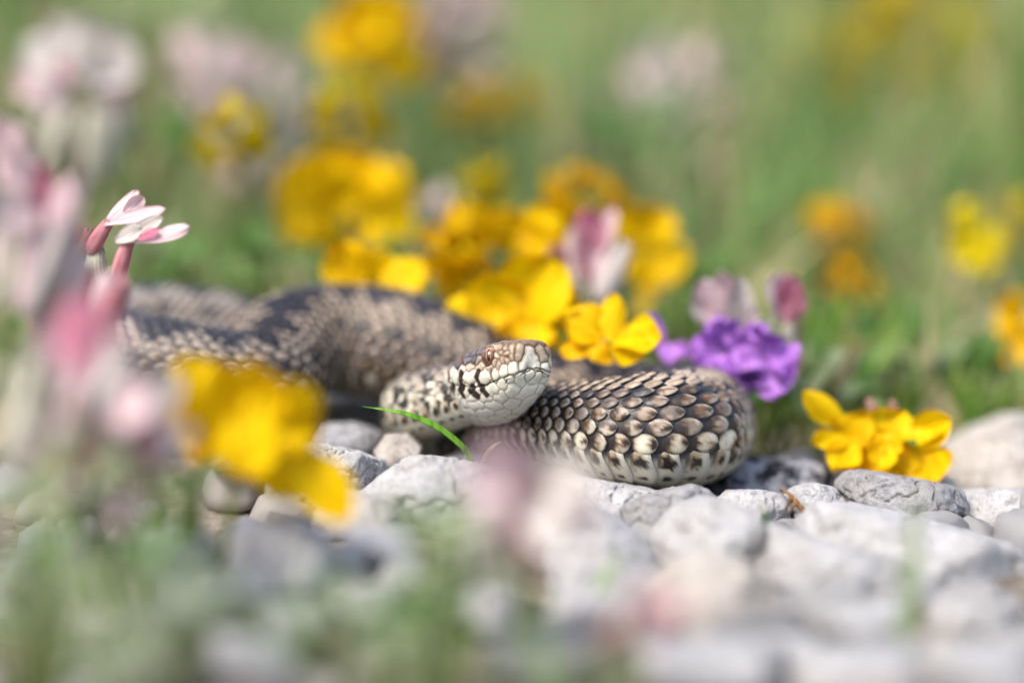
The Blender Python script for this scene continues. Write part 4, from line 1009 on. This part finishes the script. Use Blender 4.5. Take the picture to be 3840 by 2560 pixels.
traced_flower('pink_flower', 'sharp pink and white floret pointing out of the left spike', [
    (c1(470, 1020), c1(630, 862), 74, 2, 2, (-.4, -1, .3), 'palepink', .3), (c1(560, 960), c1(650, 890), 60, 1, 2, (.6, -1, .1), 'palepink', .2), (c1(470, 1015), c1(750, 940), 58, 0, -1, (.1, -1, .8), 'palepink', .2),
    (c1(590, 1085), c1(858, 1022), 66, -3, -4, (.1, -1, .7), 'palepink', .25), (c1(560, 1080), c1(740, 985), 60, -1, -2, (.1, -1, .5), 'white', .2), (c1(520, 1090), c1(640, 1030), 70, -2, -3, (0, -1, .4), 'white', .2),
    (c1(620, 1080), c1(720, 1040), 40, -3.5, -4, (0, -1, .4), 'pink', .2)], -6,
    calyxes=[(c1(400, 1150), c1(490, 1020), 62, 'calyxpink', 1), (c1(510, 1330), c1(590, 1090), 66, 'calyxpink', -1), (c1(440, 1290), c1(425, 1140), 90, 'cream', 2), (c1(380, 1240), c1(400, 1060), 60, 'calyxbrown', 6), (c1(430, 1420), c1(500, 1250), 80, 'palepink', -44), (c1(360, 1400), c1(400, 1220), 90, 'calyxpink', -42), (c1(320, 1300), c1(350, 1130), 90, 'cream', -40), (c1(470, 1480), c1(545, 1320), 80, 'calyxpink', -46), (c1(520, 1440), c1(575, 1270), 60, 'calyxpink', -40)],
    stem_px=[(420, 1000, 1), (380, 1120, 3), (340, 1300, 2), (330, 1600, 2), (330, 1800, 4)], seed=9)
# ---- flowers traced petal by petal: (base, tip, width) in photo pixels, all on their own depth plane
def bunch(name, label, Y, mat, pts, calyxes=(), seed=0, stem_at=None, dep=6, curl=.3, cup=.42, ruf=.9, point=.5):
    rs = np.random.RandomState(seed); pet = []
    for i, p in enumerate(pts):
        bx, by, tx, ty, wd = p[:5]; m_ = p[5] if len(p) > 5 else mat
        dy = rs.uniform(-dep, dep)*.5
        pet.append(((bx, by), (tx, ty), wd, dy+rs.uniform(0, 2), dy-rs.uniform(0, 3), (rs.uniform(-.3, .3), -1, rs.uniform(.2, .9)), m_, curl*rs.uniform(-.6, 1.3)))
    rt = traced_flower(name, label, pet, Y, calyxes=calyxes, seed=seed, cup=cup, ruf=ruf, point=point)
    sx, sy = stem_at if stem_at else (np.mean([p[0] for p in pts]), np.mean([p[1] for p in pts]))
    top = at(sx, sy, (Y+3)*MM); stem_to_ground(rt, top, np.array(rt.location), rs, .0008)
    return rt
YF = 'yellow_flower'; PF = 'pink_flower'
bunch(YF, 'large blurred yellow flower hanging in front of the left coils', -76, 'yellow', [(740, 1660, 700, 1335, 240), (880, 1640, 800, 1350, 250), (930, 1660, 960, 1350, 270), (1040, 1660, 1120, 1420, 250), (820, 1520, 720, 1740, 260, 'golden'), (930, 1500, 920, 1800, 270),
   (1000, 1560, 1110, 1880, 240), (1060, 1640, 1300, 1960, 210), (1000, 1560, 1190, 1640, 200), (760, 1560, 640, 1500, 200)], seed=1, stem_at=(900, 1700))
bunch(YF, 'biggest deep golden flower cluster above the arched coil', 140, 'yellow', [(1240, 760, 1050, 640, 230), (1230, 740, 1180, 560, 250), (1300, 740, 1400, 570, 280), (1320, 760, 1530, 640, 230), (1420, 740, 1500, 930, 210), (1200, 760, 1060, 860, 230), (1240, 790, 1180, 950, 200), (1350, 700, 1270, 620, 200), (1400, 760, 1420, 940, 150), (1300, 800, 1110, 720, 240), (1300, 700, 1480, 760, 260), (1280, 780, 1290, 620, 260), (1180, 700, 1090, 920, 180)], seed=2, dep=10)
bunch(YF, 'broad yellow flower drooping over the top of the arched coil', 66, 'yellow', [(1400, 1040, 1200, 1000, 200), (1340, 1090, 1270, 900, 180), (1400, 1090, 1430, 940, 220), (1420, 1040, 1610, 1050, 190), (1430, 1090, 1560, 1135, 120), (1320, 1000, 1260, 1100, 170), (1440, 1010, 1500, 1120, 190)], seed=3)
bunch(YF, 'yellow flower cluster standing left of the magenta buds', 92, 'yellow', [(1830, 1000, 1660, 970, 210), (1800, 960, 1740, 850, 210), (1890, 950, 1930, 770, 280), (1950, 980, 2100, 800, 260), (1980, 1000, 2130, 930, 220), (1860, 900, 1830, 820, 200), (1750, 980, 1680, 1050, 170)], seed=4)
bunch(YF, "large bright yellow flower rising directly behind the viper's head", 52, 'yellow', [(1880, 1180, 1670, 1140, 170), (1890, 1200, 1840, 1010, 230), (1950, 1230, 2070, 960, 300), (2000, 1190, 2170, 1080, 200), (1930, 1170, 1770, 1260, 160), (1940, 1200, 1960, 1345, 240, 'golden'), (2020, 1200, 2060, 1345, 180), (2030, 1190, 2150, 1190, 160), (1860, 1190, 1850, 1320, 170)], seed=5)
bunch(YF, 'yellow flower cluster standing right of the magenta buds', 112, 'yellow', [(2420, 930, 2360, 760, 210), (2420, 900, 2480, 770, 190), (2400, 970, 2300, 880, 170), (2430, 930, 2580, 980, 210), (2430, 950, 2500, 1090, 230), (2430, 1040, 2395, 1200, 90), (2380, 960, 2400, 1060, 180)], seed=6)
bunch(YF, 'tall golden flower cluster high above the others on a long stem', 225, 'yellow', [(1400, 130, 1165, 150, 230), (1390, 110, 1260, 20, 250), (1430, 100, 1380, -40, 240), (1430, 100, 1550, 10, 240), (1430, 150, 1550, 320, 210), (1400, 150, 1430, 270, 210), (1330, 120, 1220, 60, 230), (1420, 60, 1500, 140, 260), (1360, 60, 1330, 190, 240)], seed=7, dep=10)
bunch(YF, 'two lobed bright lemon flower in the grass on its own', 150, 'lemon', [(3640, 900, 3560, 800, 150), (3650, 900, 3690, 1030, 160), (3640, 880, 3770, 930, 120), (3630, 860, 3640, 755, 160), (3640, 900, 3580, 980, 140)], seed=8)
bunch(YF, 'golden flower above the large cream boulder', 112, 'golden', [(3820, 1220, 3780, 1100, 130), (3830, 1240, 3800, 1370, 160), (3840, 1200, 3735, 1240, 110), (3850, 1220, 3950, 1180, 140)], seed=9)
bunch('purple_flower', 'bright purple flower cluster behind the right end of the coil', 38, 'purple', [(2700, 1320, 2690, 1168, 170), (2690, 1320, 2585, 1300, 160), (2720, 1330, 2660, 1450, 190), (2860, 1330, 2870, 1200, 170), (2880, 1330, 2992, 1365, 170),
   (2890, 1350, 2900, 1500, 190), (2800, 1350, 2790, 1495, 200), (2760, 1320, 2790, 1240, 150), (2760, 1300, 2780, 1420, 200), (2820, 1300, 2800, 1400, 170), (2700, 1350, 2620, 1400, 150), (2860, 1380, 2950, 1470, 160)], seed=10, curl=.5, stem_at=(2760, 1400), cup=.3, ruf=1.7, point=0)
bunch('purple_flower', 'small purple flower beside the star shaped yellow flower', 44, 'purple', [(2490, 1290, 2435, 1170, 75), (2480, 1300, 2530, 1350, 95), (2520, 1290, 2580, 1345, 75), (2480, 1290, 2420, 1260, 70)], seed=11)
bunch(PF, 'pale pink hooded flower rising behind the purple blooms', 50, 'palepink', [(2720, 1250, 2630, 1045, 120), (2750, 1240, 2710, 1010, 120), (2750, 1240, 2800, 1070, 110), (2700, 1250, 2600, 1110, 90, 'white'), (2770, 1250, 2835, 1150, 80), (2740, 1240, 2740, 1080, 50, 'pink'), (2690, 1240, 2670, 1080, 110, 'white'), (2780, 1240, 2770, 1040, 100, 'white')], seed=12, calyxes=[((2760, 1380), (2740, 1220), 80, 'cream', 3)])
bunch(PF, 'deep pink flower on a pale calyx right of the purple blooms', 54, 'pink', [(2940, 1200, 2905, 1020, 110, 'palepink'), (2950, 1200, 2960, 1025, 110), (2960, 1200, 3010, 1090, 80), (2950, 1210, 2980, 1130, 80)], seed=13, calyxes=[((2960, 1330), (2955, 1190), 66, 'cream', 2), ((2885, 1330), (2895, 1190), 46, 'cream', 3), ((2990, 1400), (2985, 1200), 44, 'calyxpink', 4)])
bunch(PF, 'magenta and white flower buds between two yellow clusters', 78, 'pink', [(2190, 1040, 2210, 780, 140), (2110, 1040, 2070, 910, 90), (2230, 1010, 2300, 770, 90, 'palepink'), (2160, 1030, 2150, 860, 90, 'palepink'), (2210, 1020, 2190, 860, 80)], seed=14, calyxes=[((2230, 1150), (2240, 960), 170, 'cream', 0), ((2310, 1130), (2290, 960), 90, 'cream', 3), ((2130, 1130), (2120, 980), 80, 'calyxpink', 5)])
bunch(PF, 'big domed white flower head with pale hanging calyxes', 165, 'white', [(280, 330, 40, 300, 180, 'palepink'), (270, 300, 90, 150, 190), (290, 300, 200, 75, 190), (300, 300, 330, 60, 200), (320, 300, 450, 110, 200), (320, 310, 540, 230, 200), (330, 320, 500, 340, 180, 'palepink'), (290, 300, 250, 210, 120, 'pink'), (320, 260, 350, 170, 120, 'palepink'), (260, 320, 120, 390, 150, 'palepink')],
   seed=15, calyxes=[((250, 400), (180, 660), 99, 'cream', -3), ((340, 400), (350, 680), 99, 'cream', -4), ((380, 400), (420, 640), 99, 'cream', -2), ((300, 380), (270, 640), 90, 'calyxbrown', 2), ((400, 380), (480, 520), 95, 'cream', 1), ((210, 380), (140, 540), 95, 'cream', 2)], stem_at=(300, 420), dep=14)
bunch(PF, 'tall pink and white flower spike standing left of the coils', -72, 'palepink', [(60, 760, 10, 450, 170), (110, 760, 70, 540, 160, 'white'), (140, 820, 180, 610, 150, 'pink'), (200, 900, 280, 640, 130), (60, 900, -60, 700, 170, 'white'), (120, 860, 30, 760, 150), (230, 930, 330, 840, 90, 'pink'), (40, 620, -40, 430, 140)],
   seed=16, calyxes=[((70, 1180), (100, 860), 200, 'cream', 2), ((-10, 1080), (0, 800), 160, 'cream', 5), ((200, 1060), (190, 840), 150, 'palepink', 3), ((170, 1250), (210, 1000), 160, 'calyxbrown', 4), ((280, 1120), (240, 960), 110, 'cream', 6)], stem_at=(120, 1000), dep=14)
bunch(PF, 'soft blurred pink flower head in front of the left coils', -106, 'palepink', [(300, 1420, 270, 1100, 230, 'pink'), (380, 1460, 470, 1200, 220), (470, 1600, 640, 1380, 250, 'white'), (240, 1400, 150, 1220, 180), (350, 1420, 400, 1250, 160, 'white'), (420, 1550, 560, 1500, 220), (480, 1620, 640, 1560, 170)],
   seed=17, calyxes=[((180, 1850), (260, 1420), 280, 'cream', 2), ((360, 1800), (420, 1470), 220, 'calyxbrown', 0), ((560, 1780), (620, 1650), 150, 'calyxpink', 4), ((60, 1750), (140, 1400), 200, 'cream', 6)], stem_at=(300, 1600), dep=16)
bunch(PF, 'hazy pale pink flower head close in front of the thick coil', -122, 'palepink', [(1940, 1900, 1850, 1630, 210), (2000, 1900, 2070, 1720, 210, 'white'), (1990, 1860, 2190, 1740, 200, 'white'), (1960, 1960, 2130, 1960, 220, 'white'), (1900, 1900, 1790, 1700, 170), (2060, 1840, 2240, 1800, 190, 'white'), (2080, 1900, 2250, 1930, 180), (1880, 1980, 1730, 1930, 170, 'white'), (1900, 1880, 1740, 1790, 150), (2060, 1920, 2190, 1860, 150), (1960, 1930, 1950, 1760, 150)],
   seed=18, calyxes=[((1940, 2040), (1890, 1880), 80, 'calyxpink', 3), ((2000, 2160), (1985, 1980), 90, 'calyxpink', 2), ((1860, 2220), (1850, 1960), 130, 'cream', 5), ((2070, 2080), (2060, 1920), 90, 'cream', 3)], stem_at=(1900, 2000), dep=14)

# ------------------------------------------------------------------ single blades, root, leafy plants
def blade(name, pts, wmax, label, mat='blade', group=None, twist=(0, -1, .5), cat='grass'):
    P = catmull(np.c_[np.array(pts), np.zeros(len(pts))], 8)[:, :3]; n = len(P); Tn = unit(np.gradient(P, axis=0))
    sd_ = unit(np.cross(Tn, np.array(twist, float))); nn = np.cross(sd_, Tn); t = np.linspace(0, 1, n)
    wd = wmax*np.clip(np.minimum(.55+t*1.6, (1-t)*2.2+.04), 0, 1)/2
    prof = [(-1, .0), (-.5, -.10), (0, -.22), (.5, -.10), (1, 0), (0, -.36)]
    V = np.concatenate([(P+(sd_*a+nn*b)*wd[:, None])[:, None] for a, b in prof], 1)
    o0 = P[0]; F = [tuple(f) for f in grid_faces(n, len(prof), True)]
    o = link(name, mesh(name, V.reshape(-1, 3)-o0, F, M[mat]), None, o0); tag(o, label, cat, group); return o
blade('grass_blade', [at(x, y, d*MM) for x, y, d in [(1790, 1790, 2), (1762, 1712, 1), (1725, 1665, 0), (1640, 1600, -1), (1530, 1553, -1), (1440, 1535, 0), (1362, 1524, 1)]], .0012, 'curved bright green grass blade crossing below the viper\'s neck')
blade('grass_blade', [at(x, y, d*MM) for x, y, d in [(2870, 2200, -36), (2862, 2100, -37), (2866, 1990, -38), (2872, 1890, -40)]], .0021, 'short upright green shoot among the white stones', 'blade')
blade('grass_blade', [at(x, y, d*MM) for x, y, d in [(2800, 2130, -42), (2775, 2080, -44), (2765, 2030, -46)]], .0022, 'tiny green leaf tip left of the upright shoot', 'blade')
blade('grass_blade', [at(x, y, d*MM) for x, y, d in [(3380, 2420, -108), (3405, 2280, -104), (3425, 2050, -98), (3425, 1800, -92)]], .0026, 'faint tall green blade rising in front of the broad white stone', 'leafpale')
blade('grass_blade', [at(x, y, d*MM) for x, y, d in [(3370, 2440, -92), (3400, 2330, -92), (3440, 2220, -94)]], .0028, 'short blurred green blade at the foot of the faint tall one', 'blade')
blade('grass_blade', [at(x, y, d*MM) for x, y, d in [(-60, 1720, -70), (10, 1560, -70), (90, 1380, -72)]], .0035, 'pale dry leaf slanting past the left spike', 'dry')
rp = [at(x, y, d*MM) for x, y, d in [(2925, 1835, -7), (2950, 1845, -11), (2975, 1868, -12.5), (2995, 1893, -13), (3012, 1915, -13)]]
RP = catmull(np.c_[np.array(rp), np.zeros(5)], 8)[:, :3]
rt = empty('dry_root', RP[-1], 'thin brown dry root draped over the knobbly stones', 'root')
link('main_strand', mesh('main_strand', *tube(RP-RP[-1]+.0002*(np.stack([fbm(RP*900, k) for k in range(3)], -1)-.5), np.linspace(.0002, .0006, len(RP)), 8), M['root']), rt)
for a in [((2965, 1862, -12.3), (2958, 1885, -13), (2948, 1912, -12)), ((2985, 1880, -12.8), (2975, 1900, -13.4), (2960, 1918, -13.4))]:
    p = [at(x, y, d*MM) for x, y, d in a]; link('side_strand', mesh('side_strand', *tube(bezier(*p)-RP[-1], np.linspace(.00032, .00012, 12), 6), M['root']), rt)

def leafy(px, py, Y, hpx, label, n=7, seed=0, mat='leaf', group=None, wide=.5):
    """low plant: rosette of stalked oval leaves"""
    rs = np.random.RandomState(seed); c = at(px, py, Y*MM); s = pxsize(Y*MM)*hpx
    b = np.array([c[0], c[1], float(ground_z(c[0], c[1]))-.002]); rt = empty('leafy_plant', b, label, 'plant', group)
    for i in range(n):
        a = i*2.399+seed; el = rs.uniform(.35, 1.3)
        d = np.array([math.cos(a)*math.cos(el), math.sin(a)*math.cos(el), math.sin(el)])
        tip = c-b+d*s*rs.uniform(.1, .5)*np.array([1.4, 1, .8]); mid = tip*.5+np.array([rs.uniform(-.1, .1)*s, 0, .0])
        V, F = tube(bezier((0, 0, 0), mid, tip, 7), np.full(7, .0005), 6); st = link('stalk', mesh('stalk', V, F, M['stem']), rt)
        o = bpy.data.objects.new('leaf', pmesh('leaf%d' % (i % 2), mat, L=1, Wd=wide, cup=.35, curl=-.6, tip=.5, base=.15, ruf=.4, nl=10, nw=6)); COL.objects.link(o); o.parent = st
        o.matrix_local = Matrix.Translation(Vector([float(x) for x in tip])) @ frame(d+np.array([0, 0, -.1]), (0, -.4, 1)) @ Matrix.Diagonal((s*.55,)*3+(1,))
G1 = 'blurred leafy plants in the near left foreground'
for i, (px, py, Y, h_) in enumerate([(180, 1950, -120, 420), (420, 2150, -150, 420), (620, 2330, -170, 420), (160, 2420, -170, 460), (1280, 2440, -175, 420), (1480, 2330, -150, 420), (1640, 2160, -130, 380), (1560, 2560, -190, 360), (40, 2200, -140, 380), (450, 2560, -200, 380), (1700, 2000, -118, 240), (2250, 2530, -170, 260), (560, 1760, -66, 230), (700, 1880, -84, 250), (420, 1850, -96, 260)]):
    leafy(px, py, Y, h_, 'blurred %s leafy plant in the near foreground' % ('fresh green' if i % 3 == 1 else 'pale grey green'), 6, 100+i, 'leaf' if i % 3 == 1 else 'leafpale', G1 + (', fresh green' if i % 3 == 1 else ', pale'))
leafy(3330, 1690, 30, 190, 'small green leaves at the foot of the sharp golden flower cluster', 8, 301, 'leaf', None, .4)
blade('grass_blade', [at(x, y, d*MM) for x, y, d in [(1810, 1790, 4), (1815, 1730, 4), (1845, 1680, 3), (1880, 1655, 3)]], .0009, 'short straw coloured blade beside the curved green one', 'dry')
blade('grass_blade', [at(x, y, d*MM) for x, y, d in [(1780, 1800, 5), (1768, 1740, 6), (1740, 1700, 7)]], .0010, 'short green blade at the foot of the curved one', 'blade')
G2 = 'low green plants behind the coil'
for i, (px, py, Y, h_) in enumerate([(3020, 1560, 60, 330), (2900, 1600, 66, 300), (3150, 1500, 85, 300), (3420, 1480, 90, 300), (3640, 1480, 100, 280), (3300, 1380, 110, 300), (2960, 1420, 90, 260), (3500, 1350, 130, 280), (3080, 1280, 130, 260), (3750, 1330, 140, 280), (700, 1080, 110, 260), (1000, 1030, 120, 260), (1650, 1100, 110, 260), (2650, 1250, 100, 260), (2580, 1100, 140, 260), (560, 980, 140, 240), (1600, 1000, 130, 260), (90, 110, 260, 420), (620, 170, 300, 380), (2330, 580, 200, 300), (520, 620, 190, 330)]):
    nm_ = 'fresh green' if i % 3 else 'pale grey green'
    where = 'far out in the meadow grass' if Y > 180 else ('in the turf right of the purple blooms' if px > 2850 else 'among the flower stems behind the coils')
    leafy(px, py, Y, h_, 'low %s leafy plant %s' % (nm_, where), 8, 200+i, 'leaf' if i % 3 else 'leafpale', '%s plants %s' % (nm_, where), .38)

# ------------------------------------------------------------------ meadow grass (uncountable)
def grass_mass(name, label, n, yr, seed, hr=(.03, .10), xr=None, dens=None, wr=(.0010, .0026)):
    rs = np.random.RandomState(seed)
    u = rs.rand(n); y = yr[0]+(yr[1]-yr[0])*u**1.25
    hwid = .19*(y-CAM[1])+.03
    x = rs.uniform(-1, 1, n)*hwid if xr is None else rs.uniform(xr[0], xr[1], n)
    keep = np.ones(n, bool)
    pn = fbm(np.stack([x*9, y*7, x*0], -1), seed+3, 3)
    keep &= rs.rand(n) < sstep(.30, .55, pn)*.85+.15
    keep &= (((x+.05)/.085)**2+((y-.045)/.055)**2) > 1
    keep &= ~((x > -.06) & (x < -.012) & (y < .125))
    x, y, pn = x[keep], y[keep], pn[keep]; n = len(x)
    L = rs.uniform(hr[0], hr[1], n)*(.6+.8*pn)*np.clip(.32+(y-.07)*1.2, .32, 1.25)
    wd = rs.uniform(wr[0], wr[1], n)*(1+.4*(y > .5)); az = rs.uniform(0, 6.28, n); lean = rs.uniform(.05, .9, n)
    k = 5; t = np.linspace(0, 1, k)[None]
    dx, dy = np.cos(az)+.25*(x > .02), np.sin(az)
    bend = lean[:, None]*t**1.8
    px_ = x[:, None]+L[:, None]*bend*dx[:, None]*.8; py_ = y[:, None]+L[:, None]*bend*dy[:, None]*.8
    pz_ = ground_z(x, y)[:, None]-.003+L[:, None]*t*(1-.28*lean[:, None]*t)
    fa = rs.uniform(0, 3.14, n); sx, sy = np.cos(fa), np.sin(fa)*.5
    w_ = wd[:, None]*np.clip(1.15-t**1.5, .06, 1)
    A = np.stack([px_-sx[:, None]*w_, py_-sy[:, None]*w_, pz_], -1); B = np.stack([px_+sx[:, None]*w_, py_+sy[:, None]*w_, pz_], -1)
    V = np.stack([A, B], 2).reshape(-1, 3)
    f = grid_faces(k, 2); F = (f[None]+(np.arange(n)*k*2)[:, None, None]).reshape(-1, 4)
    g1, g2, g3, dry, br = np.array([.105, .225, .022]), np.array([.22, .335, .055]), np.array([.20, .32, .12]), np.array([.50, .43, .22]), np.array([.36, .28, .18])
    c = mixc(np.broadcast_to(g1, (n, 3)), g2, rs.rand(n)); cool = fbm(np.stack([x*6+40, y*5, x*0], -1), seed+8, 3)
    c = mixc(c, g3, sstep(.42, .62, cool)*.8)
    dr = rs.rand(n) < (.25+.30*sstep(.0, .25, x/np.maximum(.19*(y-CAM[1]), .01)*.25)*sstep(.3, .8, y)+.35*sstep(.5, .35, pn))
    c = np.where(dr[:, None], mixc(np.broadcast_to(dry, (n, 3)), br, rs.rand(n)), c)
    c = c*rs.uniform(.75, 1.25, (n, 1))
    C = np.repeat(c, k*2, axis=0)
    o = link(name, mesh(name, V, F, M['grass'], col=C)); tag(o, label, 'grass', kind='stuff')
grass_mass('meadow_grass', 'out of focus green meadow grass filling the background', 26000, (.085, 1.7), 5)
grass_mass('tall_grass', 'sparser tall straw and green stalks rising in the meadow', 5000, (.25, 1.6), 6, (.09, .19), wr=(.0008, .0018))
grass_mass('foreground_grass', 'loose soft green blades in the near foreground', 45, (-.26, -.08), 8, (.05, .10), xr=(-.10, .012), wr=(.0012, .0028))
